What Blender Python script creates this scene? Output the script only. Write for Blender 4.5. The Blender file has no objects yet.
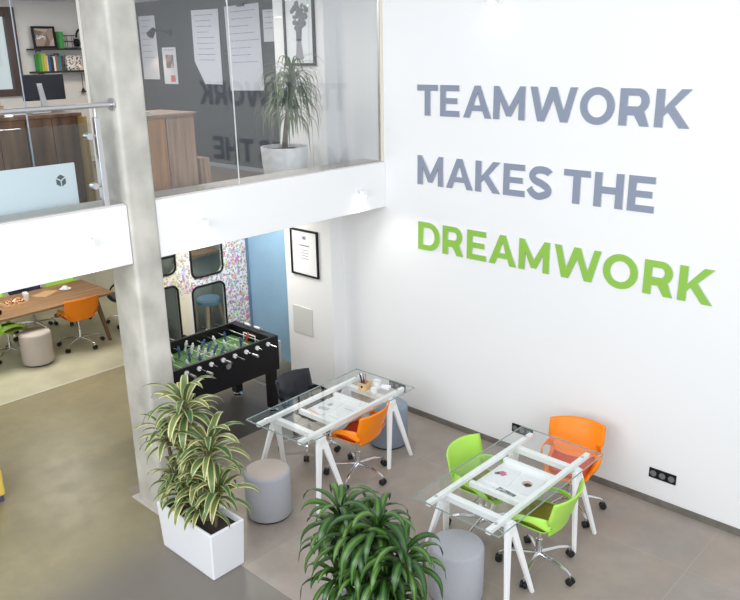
import bpy, bmesh, math, random
from mathutils import Vector, Matrix
PI = math.pi
S = bpy.context.scene
C = S.collection
random.seed(7)

# ------------------------------------------------------------------ materials
def mat(name, col, rough=.5, metal=0, emit=None, estr=0, noise=0, nscale=4, bump=0, bscale=60, coat=0, spec=None):
    m = bpy.data.materials.new(name); m.use_nodes = True
    nt = m.node_tree; b = nt.nodes['Principled BSDF']
    b.inputs['Base Color'].default_value = (*col, 1)
    b.inputs['Roughness'].default_value = rough
    b.inputs['Metallic'].default_value = metal
    if spec is not None: b.inputs['Specular IOR Level'].default_value = spec
    if coat: b.inputs['Coat Weight'].default_value = coat
    if emit:
        b.inputs['Emission Color'].default_value = (*emit, 1); b.inputs['Emission Strength'].default_value = estr
    if noise or bump:
        tc = nt.nodes.new('ShaderNodeTexCoord')
    if noise:
        n = nt.nodes.new('ShaderNodeTexNoise'); n.inputs['Scale'].default_value = nscale; n.inputs['Detail'].default_value = 6
        nt.links.new(tc.outputs['Object'], n.inputs['Vector'])
        r = nt.nodes.new('ShaderNodeValToRGB')
        r.color_ramp.elements[0].position = .3; r.color_ramp.elements[1].position = .7
        r.color_ramp.elements[0].color = (*[c * (1 - noise) for c in col], 1)
        r.color_ramp.elements[1].color = (*[min(1, c * (1 + noise)) for c in col], 1)
        nt.links.new(n.outputs['Fac'], r.inputs['Fac']); nt.links.new(r.outputs['Color'], b.inputs['Base Color'])
    if bump:
        n2 = nt.nodes.new('ShaderNodeTexNoise'); n2.inputs['Scale'].default_value = bscale
        nt.links.new(tc.outputs['Object'], n2.inputs['Vector'])
        bp = nt.nodes.new('ShaderNodeBump'); bp.inputs['Strength'].default_value = bump; bp.inputs['Distance'].default_value = .01
        nt.links.new(n2.outputs['Fac'], bp.inputs['Height']); nt.links.new(bp.outputs['Normal'], b.inputs['Normal'])
    return m

def glass(name, tint=(.93, .97, .96), ior=1.5, rough=0.0):
    m = bpy.data.materials.new(name); m.use_nodes = True
    nt = m.node_tree; nt.nodes.clear()
    o = nt.nodes.new('ShaderNodeOutputMaterial'); mx = nt.nodes.new('ShaderNodeMixShader')
    t = nt.nodes.new('ShaderNodeBsdfTransparent'); g = nt.nodes.new('ShaderNodeBsdfGlossy')
    lw = nt.nodes.new('ShaderNodeLayerWeight'); pw = nt.nodes.new('ShaderNodeMath'); pw.operation = 'POWER'; pw.inputs[1].default_value = 5
    f = nt.nodes.new('ShaderNodeMath'); f.operation = 'MULTIPLY_ADD'; f0 = ((ior - 1) / (ior + 1)) ** 2
    nt.links.new(lw.outputs['Facing'], pw.inputs[0]); nt.links.new(pw.outputs[0], f.inputs[0]); f.inputs[1].default_value = 1 - f0; f.inputs[2].default_value = f0
    t.inputs['Color'].default_value = (*tint, 1); g.inputs['Roughness'].default_value = rough
    nt.links.new(f.outputs[0], mx.inputs[0]); nt.links.new(t.outputs[0], mx.inputs[1])
    nt.links.new(g.outputs[0], mx.inputs[2]); nt.links.new(mx.outputs[0], o.inputs[0])
    return m

def N(nt, t, **k):
    n = nt.nodes.new(t)
    for a, v in k.items():
        if a in n.inputs: n.inputs[a].default_value = v
        else: setattr(n, a, v)
    return n

M = {}
M['wall'] = mat('white_paint', (.82, .82, .82), .6, bump=.03, bscale=90)
M['beam'] = mat('white_beam_paint', (.88, .88, .88), .6)
M['ceil'] = mat('ceiling_paint', (.72, .74, .78), .7)
M['dark'] = mat('slate_wall_paint', (.014, .017, .021), .6, noise=.15, nscale=3)
M['blue'] = mat('blue_paint', (.24, .40, .56), .55, noise=.05, nscale=3)
M['cream'] = mat('cream_paint', (.70, .67, .60), .6)
M['farwall'] = mat('office_paint', (.62, .60, .57), .6)
M['skirt'] = mat('skirting_tile', (.16, .145, .125), .5, noise=.2, nscale=10)
M['concrete'] = mat('concrete', (.50, .48, .43), .75, noise=.2, nscale=3.5, bump=.15, bscale=25)
M['chrome'] = mat('chrome', (.75, .75, .77), .15, 1)
M['steel'] = mat('brushed_steel', (.62, .62, .63), .3, 1)
M['white'] = mat('white_lacquer', (.90, .90, .90), .35)
M['whitematte'] = mat('white_ceramic', (.8, .8, .79), .5)
M['planter'] = mat('white_planter_plastic', (.82, .83, .85), .35)
M['black'] = mat('black_plastic', (.006, .006, .008), .45, spec=.3)
M['blackgloss'] = mat('black_gloss', (.012, .013, .02), .22)
M['rubber'] = mat('black_rubber', (.01, .01, .01), .55)
M['orange'] = mat('orange_shell', (.93, .245, .004), .35, spec=.35)
M['green'] = mat('lime_shell', (.42, .74, .10), .35, spec=.35)
M['navy'] = mat('dark_navy_shell', (.02, .025, .05), .25)
M['redpad'] = mat('red_seat_pad', (.60, .06, .014), .9)
M['olivepad'] = mat('olive_seat_pad', (.26, .22, .03), .9)
M['greypad'] = mat('grey_seat_pad', (.08, .08, .09), .9)
M['pouf'] = mat('pouf_felt', (.43, .44, .475), .95, noise=.06, nscale=120, bump=.15, bscale=250)
M['poufblue'] = mat('blue_grey_felt', (.27, .31, .38), .95, noise=.06, nscale=120, bump=.15, bscale=250)
M['poufwarm'] = mat('beige_felt', (.52, .455, .41), .95, noise=.06, nscale=120, bump=.15, bscale=250)
M['text_grey'] = mat('slate_letter', (.24, .27, .35), .5)
M['text_green'] = mat('green_letter', (.26, .50, .065), .5)
M['letter_side'] = mat('letter_edge', (.75, .76, .78), .5)
M['soil'] = mat('potting_soil', (.03, .02, .015), .95, bump=.5, bscale=60)
M['cane'] = mat('plant_cane', (.12, .09, .05), .8, noise=.3, nscale=20)
M['pitch'] = mat('pitch_green', (.045, .17, .03), .5, noise=.1, nscale=10)
M['paper'] = mat('white_paper', (.82, .82, .84), .7)
M['greypaper'] = mat('flipchart_paper', (.52, .53, .58), .8)
M['ink'] = mat('grey_ink', (.22, .22, .27), .8)
M['blueink'] = mat('blue_ink', (.20, .24, .42), .8)
M['redink'] = mat('red_ink', (.45, .1, .1), .8)
M['hatch'] = mat('grey_hatch', (.62, .62, .60), .5)
M['glassedge'] = mat('green_glass_edge', (.30, .38, .36), .15)
M['glass'] = glass('table_glass', (.985, .996, .992), 1.45)
M['pane'] = glass('partition_glass', (.94, .95, .955), 1.8)
M['railglass'] = glass('railing_glass', (.88, .92, .92), 1.5)
M['boothglass'] = glass('booth_glass', (.90, .93, .92), 1.5)
M['ledge'] = mat('ledge_stone', (.60, .56, .53), .6)
M['kraft'] = mat('kraft_paper', (.42, .27, .14), .8)
M['boxwood'] = mat('light_wood', (.62, .42, .22), .6, noise=.15, nscale=15)
M['seatblue'] = mat('blue_stool_seat', (.22, .36, .50), .6)
M['boothin'] = mat('booth_grey', (.40, .43, .40), .7)
M['yellow'] = mat('yellow_fabric', (.80, .60, .12), .8)
M['purple'] = mat('purple_trim', (.08, .06, .16), .7)
M['lampglow'] = mat('lamp_lens', (1, .97, .9), .5, emit=(1, .95, .85), estr=12)
M['sky_glow'] = mat('daylight_pane', (.8, .9, 1), .3, emit=(.85, .93, 1), estr=1.6, noise=0)
M['greendark'] = mat('book_green', (.05, .25, .06), .6)
M['pink'] = mat('pink_print', (.55, .12, .22), .6)

def wood(name, c1, c2, scale=1.5, axis=1, rough=.45, stretch=14):
    m = bpy.data.materials.new(name); m.use_nodes = True; nt = m.node_tree; b = nt.nodes['Principled BSDF']
    tc = N(nt, 'ShaderNodeTexCoord'); mp = N(nt, 'ShaderNodeMapping')
    sc = [stretch] * 3; sc[axis] = 1
    mp.inputs['Scale'].default_value = sc
    n = N(nt, 'ShaderNodeTexNoise', Scale=scale, Detail=5.0, Roughness=.6)
    r = N(nt, 'ShaderNodeValToRGB'); r.color_ramp.elements[0].position = .3; r.color_ramp.elements[1].position = .72
    r.color_ramp.elements[0].color = (*c1, 1); r.color_ramp.elements[1].color = (*c2, 1)
    nt.links.new(tc.outputs['Object'], mp.inputs['Vector']); nt.links.new(mp.outputs[0], n.inputs['Vector'])
    nt.links.new(n.outputs['Fac'], r.inputs['Fac']); nt.links.new(r.outputs['Color'], b.inputs['Base Color'])
    b.inputs['Roughness'].default_value = rough
    return m
M['tablewood'] = wood('walnut_planks', (.15, .08, .04), (.34, .20, .11), 1.2, 1)
M['legwood'] = wood('walnut_leg', (.13, .07, .035), (.25, .15, .08), 1.2, 2)
M['cabwood'] = wood('brown_cabinet_wood', (.20, .105, .055), (.42, .27, .17), 1.5, 2)
M['cabdoor'] = wood('orange_brown_wood', (.26, .105, .025), (.50, .24, .08), 1.5, 2)
M['counterwood'] = wood('dark_brown_planks', (.05, .024, .014), (.22, .125, .075), 1.1, 2, stretch=7)
M['ochrewood'] = wood('ochre_wood', (.22, .13, .04), (.42, .28, .10), 1.3, 2, stretch=8)
M['stoolwood'] = wood('pale_beech', (.50, .36, .22), (.68, .52, .34), 1.5, 2)
M['upfloor'] = wood('upper_floor_wood', (.10, .08, .06), (.18, .14, .11), 1, 0)
M['shelfblack'] = mat('black_metal', (.015, .013, .012), .5)
M['darkframe'] = wood('dark_window_wood', (.035, .02, .015), (.08, .05, .04), 2, 2)

def floor_material():
    m = bpy.data.materials.new('polished_floor'); m.use_nodes = True; nt = m.node_tree; b = nt.nodes['Principled BSDF']
    L = nt.links.new
    tc = N(nt, 'ShaderNodeTexCoord'); sx = N(nt, 'ShaderNodeSeparateXYZ'); L(tc.outputs['Object'], sx.inputs[0])
    def math_(op, a, bb=None, c=None):
        n = N(nt, 'ShaderNodeMath', operation=op)
        for i, v in enumerate((a, bb, c)):
            if v is None: continue
            if isinstance(v, (int, float)): n.inputs[i].default_value = v
            else: L(v, n.inputs[i])
        return n.outputs[0]
    def mix(f, a, c):
        n = N(nt, 'ShaderNodeMix', data_type='RGBA')
        if isinstance(f, (int, float)): n.inputs[0].default_value = f
        else: L(f, n.inputs[0])
        for i, v in ((6, a), (7, c)):
            if isinstance(v, tuple): n.inputs[i].default_value = (*v, 1)
            else: L(v, n.inputs[i])
        return n.outputs[2]
    n1 = N(nt, 'ShaderNodeTexNoise', Scale=.9, Detail=5.0, Roughness=.55); L(tc.outputs['Object'], n1.inputs['Vector'])
    n2 = N(nt, 'ShaderNodeTexNoise', Scale=5.0, Detail=6.0, Roughness=.65); L(tc.outputs['Object'], n2.inputs['Vector'])
    def ramp(src, lo, hi):
        n = N(nt, 'ShaderNodeMapRange', interpolation_type='SMOOTHSTEP'); n.inputs[1].default_value = lo; n.inputs[2].default_value = hi
        L(src, n.inputs[0]); return n.outputs[0]
    a = ramp(n1.outputs['Fac'], .35, .68); c = ramp(n2.outputs['Fac'], .35, .7)
    # dark polished screed: olive-beige to grey
    olive = mix(a, (.275, .240, .140), (.34, .298, .180))
    olive = mix(math_('MULTIPLY', c, .35), olive, (.22, .198, .150))
    # stone tiles: pinkish beige grey
    tile = mix(a, (.300, .262, .232), (.42, .365, .320))
    tile = mix(math_('MULTIPLY', c, .45), tile, (.27, .240, .216))
    # grout grid, 0.615 pitch from (-6.4, 3.255)
    def line(src, off, pitch, w=.004):
        t = math_('MODULO', math_('ADD', math_('SUBTRACT', src, off), pitch * 100), pitch)
        d = math_('MINIMUM', t, math_('SUBTRACT', pitch, t))
        return math_('LESS_THAN', d, w)
    gx = line(sx.outputs['X'], -6.4, 1.845 / 2); gy = line(sx.outputs['Y'], 3.255, 1.2)
    g = math_('MAXIMUM', gx, gy)
    cx = math_('FLOOR', math_('DIVIDE', math_('SUBTRACT', sx.outputs['X'], -6.4), 1.845 / 2)); cy = math_('FLOOR', math_('DIVIDE', math_('SUBTRACT', sx.outputs['Y'], 3.255), 1.2))
    cv = N(nt, 'ShaderNodeCombineXYZ'); L(cx, cv.inputs[0]); L(cy, cv.inputs[1])
    wn = N(nt, 'ShaderNodeTexWhiteNoise', noise_dimensions='2D'); L(cv.outputs[0], wn.inputs['Vector'])
    tile = mix(math_('MULTIPLY', wn.outputs['Value'], .30), tile, (.26, .215, .175))
    n3 = N(nt, 'ShaderNodeTexNoise', Scale=2.2, Detail=4.0, Roughness=.6); L(tc.outputs['Object'], n3.inputs['Vector'])
    tile = mix(math_('MULTIPLY', ramp(n3.outputs['Fac'], .45, .65), .4), tile, (.36, .28, .215))
    tile = mix(math_('MULTIPLY', g, .35), tile, (.42, .38, .34))
    inx = math_('GREATER_THAN', sx.outputs['X'], -6.4); iny = math_('GREATER_THAN', sx.outputs['Y'], 3.255)
    isT = math_('MULTIPLY', inx, iny)
    nearpl = math_('MULTIPLY', isT, math_('LESS_THAN', sx.outputs['X'], 50))
    # shade under the football table, painted into the floor colour
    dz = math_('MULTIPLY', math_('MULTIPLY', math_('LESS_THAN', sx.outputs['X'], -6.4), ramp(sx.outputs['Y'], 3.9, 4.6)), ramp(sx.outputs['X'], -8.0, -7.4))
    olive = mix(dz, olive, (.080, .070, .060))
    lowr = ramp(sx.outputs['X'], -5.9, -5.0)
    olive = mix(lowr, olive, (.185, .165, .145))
    col = mix(nearpl, olive, tile)
    L(col, b.inputs['Base Color'])
    rr = mix(isT, (.36, .36, .36), (.42, .42, .42)); 
    r2 = math_('ADD', rr, math_('MULTIPLY', c, .08)); L(r2, b.inputs['Roughness'])
    return m
M['floor'] = floor_material()
M['vinyl'] = mat('pale_screed', (.52, .50, .37), .35, noise=.12, nscale=2.5)

def leaf_material(name, mid, edge, edgew, spread=.3, hv=.025):
    m = bpy.data.materials.new(name); m.use_nodes = True; nt = m.node_tree; b = nt.nodes['Principled BSDF']; L = nt.links.new
    uv = N(nt, 'ShaderNodeUVMap'); sx = N(nt, 'ShaderNodeSeparateXYZ'); L(uv.outputs[0], sx.inputs[0])
    s = N(nt, 'ShaderNodeMath', operation='SUBTRACT'); L(sx.outputs['X'], s.inputs[0]); s.inputs[1].default_value = .5
    ab = N(nt, 'ShaderNodeMath', operation='ABSOLUTE'); L(s.outputs[0], ab.inputs[0])
    mr = N(nt, 'ShaderNodeMapRange', interpolation_type='SMOOTHSTEP'); mr.inputs[1].default_value = edgew - .06; mr.inputs[2].default_value = edgew + .06
    L(ab.outputs[0], mr.inputs[0])
    geo = N(nt, 'ShaderNodeNewGeometry')
    mx = N(nt, 'ShaderNodeMix', data_type='RGBA'); L(mr.outputs[0], mx.inputs[0]); mx.inputs[6].default_value = (*mid, 1); mx.inputs[7].default_value = (*edge, 1)
    hs = N(nt, 'ShaderNodeHueSaturation'); L(mx.outputs[2], hs.inputs['Color'])
    v = N(nt, 'ShaderNodeMapRange'); L(geo.outputs['Random Per Island'], v.inputs[0]); v.inputs[3].default_value = 1 - spread; v.inputs[4].default_value = 1 + spread
    L(v.outputs[0], hs.inputs['Value'])
    h = N(nt, 'ShaderNodeMapRange'); L(geo.outputs['Random Per Island'], h.inputs[0]); h.inputs[3].default_value = .515; h.inputs[4].default_value = .5 - hv
    L(h.outputs[0], hs.inputs['Hue'])
    L(hs.outputs[0], b.inputs['Base Color']); b.inputs['Roughness'].default_value = .38
    b.inputs['Transmission Weight'].default_value = 0
    return m
M['leaf_lime'] = leaf_material('variegated_leaf', (.080, .155, .05), (.50, .54, .22), .34, .45, .07)
M['leaf_dark'] = leaf_material('glossy_green_leaf', (.060, .16, .022), (.018, .060, .010), .2, .45)
M['leaf_palm'] = leaf_material('thin_palm_leaf', (.10, .16, .055), (.10, .16, .055), .4, .35)

def sticker_material():
    m = bpy.data.materials.new('sticker_covered_panel'); m.use_nodes = True; nt = m.node_tree; b = nt.nodes['Principled BSDF']; L = nt.links.new
    tc = N(nt, 'ShaderNodeTexCoord'); sx = N(nt, 'ShaderNodeSeparateXYZ'); L(tc.outputs['Object'], sx.inputs[0])
    def ma(op, a, bb=None):
        n = N(nt, 'ShaderNodeMath', operation=op)
        for i, v in enumerate((a, bb)):
            if v is None: continue
            if isinstance(v, (int, float)): n.inputs[i].default_value = v
            else: L(v, n.inputs[i])
        return n.outputs[0]
    def mr(src, lo, hi):
        n = N(nt, 'ShaderNodeMapRange'); n.inputs[1].default_value = lo; n.inputs[2].default_value = hi; L(src, n.inputs[0]); return n.outputs[0]
    prev = None
    Y = sx.outputs['Y']; Z = sx.outputs['Z']
    strip = mr(Y, 1.24, 1.28)
    band = ma('MULTIPLY', mr(Z, 1.02, 1.14), ma('LESS_THAN', Y, 1.26))
    dens = ma('MAXIMUM', strip, band)
    base = N(nt, 'ShaderNodeMix', data_type='RGBA'); L(mr(Y, .62, .78), base.inputs[0])
    base.inputs[6].default_value = (.66, .60, .46, 1); base.inputs[7].default_value = (.74, .75, .80, 1)
    cur = base.outputs[2]
    warm = ma('MULTIPLY', ma('LESS_THAN', Y, .75), mr(Z, 1.25, 1.35))
    for sc, th, sat, val in ((11, .42, .75, .75), (21, .46, .75, .55), (33, .46, .6, .30)):
        v = N(nt, 'ShaderNodeTexVoronoi', Scale=float(sc)); L(tc.outputs['Object'], v.inputs['Vector'])
        sc2 = N(nt, 'ShaderNodeSeparateColor'); L(v.outputs['Color'], sc2.inputs[0])
        hsv = N(nt, 'ShaderNodeCombineColor', mode='HSV'); L(sc2.outputs[0], hsv.inputs[0])
        L(ma('MULTIPLY', sc2.outputs[1], sat), hsv.inputs[1]); L(ma('ADD', ma('MULTIPLY', sc2.outputs[2], val), .15), hsv.inputs[2])
        f = ma('LESS_THAN', v.outputs['Distance'], ma('MULTIPLY', sc2.outputs[2], th * 1.5))
        f = ma('MULTIPLY', f, ma('GREATER_THAN', dens, ma('MULTIPLY', sc2.outputs[1], .8)))
        mx = N(nt, 'ShaderNodeMix', data_type='RGBA'); L(f, mx.inputs[0]); L(cur, mx.inputs[6]); L(hsv.outputs[0], mx.inputs[7]); cur = mx.outputs[2]
    L(cur, b.inputs['Base Color']); b.inputs['Roughness'].default_value = .5
    return m
M['sticker'] = sticker_material()

def blotch(name, base, cols, scale, th=.5, rough=.5):
    m = bpy.data.materials.new(name); m.use_nodes = True; nt = m.node_tree; b = nt.nodes['Principled BSDF']; L = nt.links.new
    tc = N(nt, 'ShaderNodeTexCoord'); v = N(nt, 'ShaderNodeTexVoronoi', Scale=float(scale)); L(tc.outputs['Object'], v.inputs['Vector'])
    s = N(nt, 'ShaderNodeSeparateColor'); L(v.outputs['Color'], s.inputs[0])
    r = N(nt, 'ShaderNodeValToRGB'); r.color_ramp.interpolation = 'CONSTANT'
    r.color_ramp.elements[0].color = (*base, 1); r.color_ramp.elements[1].position = th; r.color_ramp.elements[1].color = (*cols[0], 1)
    for i, c in enumerate(cols[1:]):
        e = r.color_ramp.elements.new(th + (1 - th) * (i + 1) / len(cols)); e.color = (*c, 1)
    L(s.outputs[0], r.inputs['Fac']); L(r.outputs['Color'], b.inputs['Base Color']); b.inputs['Roughness'].default_value = rough
    return m
M['sweets'] = blotch('wrapped_sweets', (.40, .12, .05), [(.6, .3, .08), (.12, .05, .03), (.7, .6, .5)], 45, .3)
M['photo'] = blotch('printed_photo', (.30, .32, .36), [(.08, .09, .1), (.5, .5, .54), (.18, .2, .24)], 40, .3)
M['pixel'] = blotch('black_white_pattern', (.65, .62, .60), [(.03, .03, .03), (.5, .45, .4)], 60, .45)
M['poster'] = blotch('photo_print', (.30, .22, .17), [(.45, .33, .27), (.16, .11, .09), (.52, .45, .4)], 8, .3)

# ------------------------------------------------------------------ mesh helpers
class MB:
    def __init__(s): s.v = []; s.f = []; s.uv = []; s.has_uv = False
    def add(s, vs, fs, uvs=None):
        o = len(s.v); s.v += [tuple(v) for v in vs]; s.f += [tuple(i + o for i in f) for f in fs]
        s.uv += (uvs if uvs else [(0, 0)] * len(vs)); s.has_uv |= bool(uvs)
        return s
    def box(s, x0, y0, z0, x1, y1, z1, mtx=None):
        vs = [Vector((x, y, z)) for x in (x0, x1) for y in (y0, y1) for z in (z0, z1)]
        if mtx: vs = [mtx @ v for v in vs]
        return s.add(vs, [(0, 1, 3, 2), (4, 6, 7, 5), (0, 4, 5, 1), (2, 3, 7, 6), (0, 2, 6, 4), (1, 5, 7, 3)])
    def hexa(s, b, t):            # b, t : four points each
        return s.add(list(b) + list(t), [(3, 2, 1, 0), (4, 5, 6, 7)] + [(i, (i + 1) % 4, 4 + (i + 1) % 4, 4 + i) for i in range(4)])
    def tube(s, pts, r, n=8, caps=True):
        pts = [Vector(p) for p in pts]
        rs = r if isinstance(r, (list, tuple)) else [r] * len(pts)
        vs = []; prev = None
        for i, p in enumerate(pts):
            d = (pts[min(i + 1, len(pts) - 1)] - pts[max(i - 1, 0)]).normalized()
            if prev is None:
                a = d.orthogonal().normalized()
            else:
                a = (prev - d * prev.dot(d)).normalized()
            prev = a; b = d.cross(a)
            vs += [p + (a * math.cos(2 * PI * k / n) + b * math.sin(2 * PI * k / n)) * rs[i] for k in range(n)]
        fs = [(i * n + k, i * n + (k + 1) % n, (i + 1) * n + (k + 1) % n, (i + 1) * n + k) for i in range(len(pts) - 1) for k in range(n)]
        if caps: fs += [tuple(range(n))[::-1], tuple((len(pts) - 1) * n + k for k in range(n))]
        return s.add(vs, fs)
    def lathe(s, prof, n=32, c=(0, 0, 0), cap=True):
        vs = [(c[0] + r * math.cos(2 * PI * k / n), c[1] + r * math.sin(2 * PI * k / n), c[2] + z) for r, z in prof for k in range(n)]
        fs = [(i * n + k, i * n + (k + 1) % n, (i + 1) * n + (k + 1) % n, (i + 1) * n + k) for i in range(len(prof) - 1) for k in range(n)]
        if cap: fs += [tuple(range(n))[::-1], tuple((len(prof) - 1) * n + k for k in range(n))]
        return s.add(vs, fs)
    def grid(s, fn, nu, nv, uv=False):
        vs = [fn(i / nu, j / nv) for i in range(nu + 1) for j in range(nv + 1)]
        fs = [(i * (nv + 1) + j, (i + 1) * (nv + 1) + j, (i + 1) * (nv + 1) + j + 1, i * (nv + 1) + j + 1) for i in range(nu) for j in range(nv)]
        return s.add(vs, fs, [(i / nu, j / nv) for i in range(nu + 1) for j in range(nv + 1)] if uv else None)
    def build(s, name, m, parent=None, smooth=False, bevel=0, solid=0, subd=0, loc=None, rot=None, auto=None):
        me = bpy.data.meshes.new(name); me.from_pydata(s.v, [], s.f); me.materials.append(m)
        if s.has_uv:
            u = me.uv_layers.new(name='UVMap')
            for l in me.loops: u.data[l.index].uv = s.uv[l.vertex_index]
        bm = bmesh.new(); bm.from_mesh(me)
        if not s.has_uv: bmesh.ops.recalc_face_normals(bm, faces=bm.faces)
        if smooth:
            for f in bm.faces: f.smooth = True
            for e in bm.edges:
                if len(e.link_faces) == 2 and e.calc_face_angle(0) > math.radians(auto or 40): e.smooth = False
        bm.to_mesh(me); bm.free()
        o = bpy.data.objects.new(name, me); C.objects.link(o)
        if parent: o.parent = parent
        if loc: o.location = loc
        if rot: o.rotation_euler = rot
        if solid:
            md = o.modifiers.new('thick', 'SOLIDIFY'); md.thickness = solid; md.offset = 0
        if bevel:
            md = o.modifiers.new('bevel', 'BEVEL'); md.width = bevel; md.segments = 3; md.limit_method = 'ANGLE'; md.angle_limit = math.radians(35)
        if subd:
            md = o.modifiers.new('subd', 'SUBSURF'); md.levels = subd; md.render_levels = subd
        return o

def tag(o, label, cat, group=None):
    o['label'] = label; o['category'] = cat
    if group: o['group'] = group
    return o
def thing(name, label, cat, loc=(0, 0, 0), rz=0, group=None):
    o = bpy.data.objects.new(name, None); C.objects.link(o); o.location = loc; o.rotation_euler = (0, 0, rz)
    o.empty_display_size = .1
    return tag(o, label, cat, group)
def struct(o): o['kind'] = 'structure'; return o
def copy_tree(o, parent=None):
    c = o.copy(); C.objects.link(c)
    if parent: c.parent = parent
    for ch in [x for x in bpy.data.objects if x.parent == o]: copy_tree(ch, c)
    return c
def box(x0, y0, z0, x1, y1, z1): return MB().box(x0, y0, z0, x1, y1, z1)

# ------------------------------------------------------------------ the setting
W = 6.431; XB = -5.753; XG = -5.80; FZ = 2.62
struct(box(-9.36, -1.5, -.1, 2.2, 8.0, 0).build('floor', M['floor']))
struct(box(-13.2, -1.5, -.1, -9.36, 8.0, 0).build('floor_meeting_area', M['vinyl']))
struct(box(-9.385, -1.5, 0, -9.355, 4.95, .004).build('trim_1', mat('floor_strip', (.6, .58, .52), .4)))
struct(box(XB - .25, W, 0, 2.2, W + .2, 6.6).build('wall_right', M['wall']))
struct(box(-6.47, W, 0, XB - .25, W + .2, 6.6).build('wall_right_recess', M['wall']))
struct(box(-6.45, W - .014, 0, 2.2, W, .066).build('baseboard_right', M['skirt']))
struct(box(-7.31, 6.235, 0, -6.47, W + .2, 5.0).build('wall_pilaster', M['wall'], bevel=.004))
struct(box(-8.6, 6.521, 0, -7.31, 6.62, 2.44).build('wall_blue', M['blue']))
struct(box(-8.455, 6.505, 0, -8.43, 6.521, 2.44).build('trim_blue', mat('blue_trim', (.10, .20, .34), .5)))
struct(box(-13.2, 6.6, 0, -8.6, 6.7, 2.44).build('wall_meeting_back', M['cream']))
struct(box(-13.3, -1.5, 0, -13.2, 6.7, 2.44).build('wall_meeting_left', M['cream']))
# gallery: front beam with an upstand, floor slab, ceiling and walls
struct(box(XB - .33, -1.5, 2.44, XB, 3.23, 2.94).build('wall_gallery_beam_left', M['beam'], bevel=.006))
struct(box(XB - .33, 3.50, 2.44, XB, W, 2.94).build('wall_gallery_beam_right', M['beam'], bevel=.006))
struct(box(XB - .33, -1.5, 2.94, XB - .03, 3.23, 2.952).build('trim_ledge_left', M['ledge']))
struct(box(XB - .33, 3.50, 2.94, XB - .03, W, 2.952).build('trim_ledge_right', M['ledge']))
struct(box(-13.2, -1.5, 2.44, XB - .33, 3.24, FZ - .02).build('ceiling_under_gallery_left', M['beam']))
struct(box(-13.2, 3.24, 2.44, XB - .33, 6.7, FZ - .02).build('ceiling_under_gallery', M['beam']))
struct(box(-11.0, -1.5, FZ - .02, XB - .33, 6.5, FZ).build('floor_gallery', M['upfloor']))
struct(box(-11.0, 6.5, FZ, -7.31, 6.6, 4.85).build('wall_gallery_dark', M['dark']))
struct(box(-11.0, 6.482, FZ, -7.31, 6.5, FZ + .05).build('baseboard_gallery', mat('grey_skirting', (.22, .24, .27), .5)))
struct(box(-11.1, 4.83, FZ, -11.0, 6.6, 4.85).build('wall_gallery_end', M['farwall']))
struct(box(-11.1, 3.6, FZ, -11.0, 4.83, 3.62).build('wall_gallery_sill', M['farwall']))
struct(box(-11.1, -1.5, FZ, -11.0, 3.6, 4.85).build('wall_gallery_end_left', M['farwall']))
struct(box(-11.1, 3.6, 4.76, -11.0, 4.83, 4.85).build('wall_gallery_lintel', M['farwall']))
struct(box(-11.1, -1.5, 4.85, XB, 3.235, 4.95).build('ceiling_gallery_left', M['ceil']))
struct(box(-11.1, 3.235, 4.85, -5.95, 6.6, 4.95).build('ceiling_gallery', M['ceil']))
# gallery window with dark timber frame
fr = MB()
fr.box(-11.05, 4.70, 3.62, -10.95, 4.83, 4.76).box(-11.05, 3.6, 3.62, -10.95, 3.72, 4.76).box(-11.05, 3.72, 3.62, -10.95, 4.70, 3.71).box(-11.05, 3.72, 4.64, -10.95, 4.70, 4.76)
w1 = struct(fr.build('window_1', M['darkframe'], bevel=.008))
struct(box(-11.03, 3.72, 3.71, -11.02, 4.70, 4.64).build('window_pane', M['railglass'], w1))
# pillar
struct(box(-6.155, 3.235, 0, XB + .02, 3.50, 6.6).build('wall_concrete_pillar', M['concrete'], bevel=.03))
struct(box(-6.20, 3.24, 2.952, -6.156, 3.45, 4.85).build('trim_post', M['cream']))
struct(box(-6.24, 3.205, 0, -5.72, 3.53, .012).build('trim_pillar_base', M['ledge']))
# full height glass partition, three panes, with its wall profile
struct(box(XG - .006, 3.505, 2.952, XG + .006, 4.425, 4.85).build('window_2', M['pane']))
struct(box(XG - .006, 4.435, 2.952, XG + .006, 5.385, 4.85).build('window_3', M['pane']))
struct(box(XG - .006, 5.39, 2.952, XG + .006, 6.395, 4.85).build('window_4', M['pane']))
struct(box(XG - .004, 4.426, 2.952, XG + .004, 4.434, 4.85).build('trim_glass_joint', mat('silicone', (.8, .8, .78), .4)))
struct(box(XG - .03, 6.40, 2.952, XG + .03, 6.431, 4.85).build('trim_glass_wall_profile', mat('cream_profile', (.75, .70, .58), .4)))
struct(box(XG - .012, 6.388, 2.952, XG + .012, 6.40, 4.85).build('trim_glass_gasket', M['steel']))

# ------------------------------------------------------------------ railing left of the pillar
rl = thing('glass_railing', 'glass gallery railing with round steel handrail left of the concrete pillar', 'railing', (XG, 3.0, 2.952))
box(-.006, -4.4, .004, .006, .025, .66).build('glass_panel', M['railglass'], rl, loc=(-.02, 0, 0))
rod = MB().tube([(0, -4.4, .77), (0, .235, .792)], .021, 14); rod.build('handrail', M['steel'], rl, smooth=True)
MB().tube([(0, .218, .792), (0, .232, .792)], .05, 20).build('wall_flange', M['steel'], rl, smooth=True)
MB().box(-.022, .055, 0, .022, .10, .70).tube([(0, .077, .70), (0, .077, .77)], .009, 8).build('post', M['steel'], rl, bevel=.006)
for z in (.17, .56):
    MB().tube([(0, .0, z), (0, .056, z)], .012, 8).tube([(-.045, .0, z), (.02, .0, z)], .026, 14).build('glass_clamp', M['steel'], rl, smooth=True)

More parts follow.
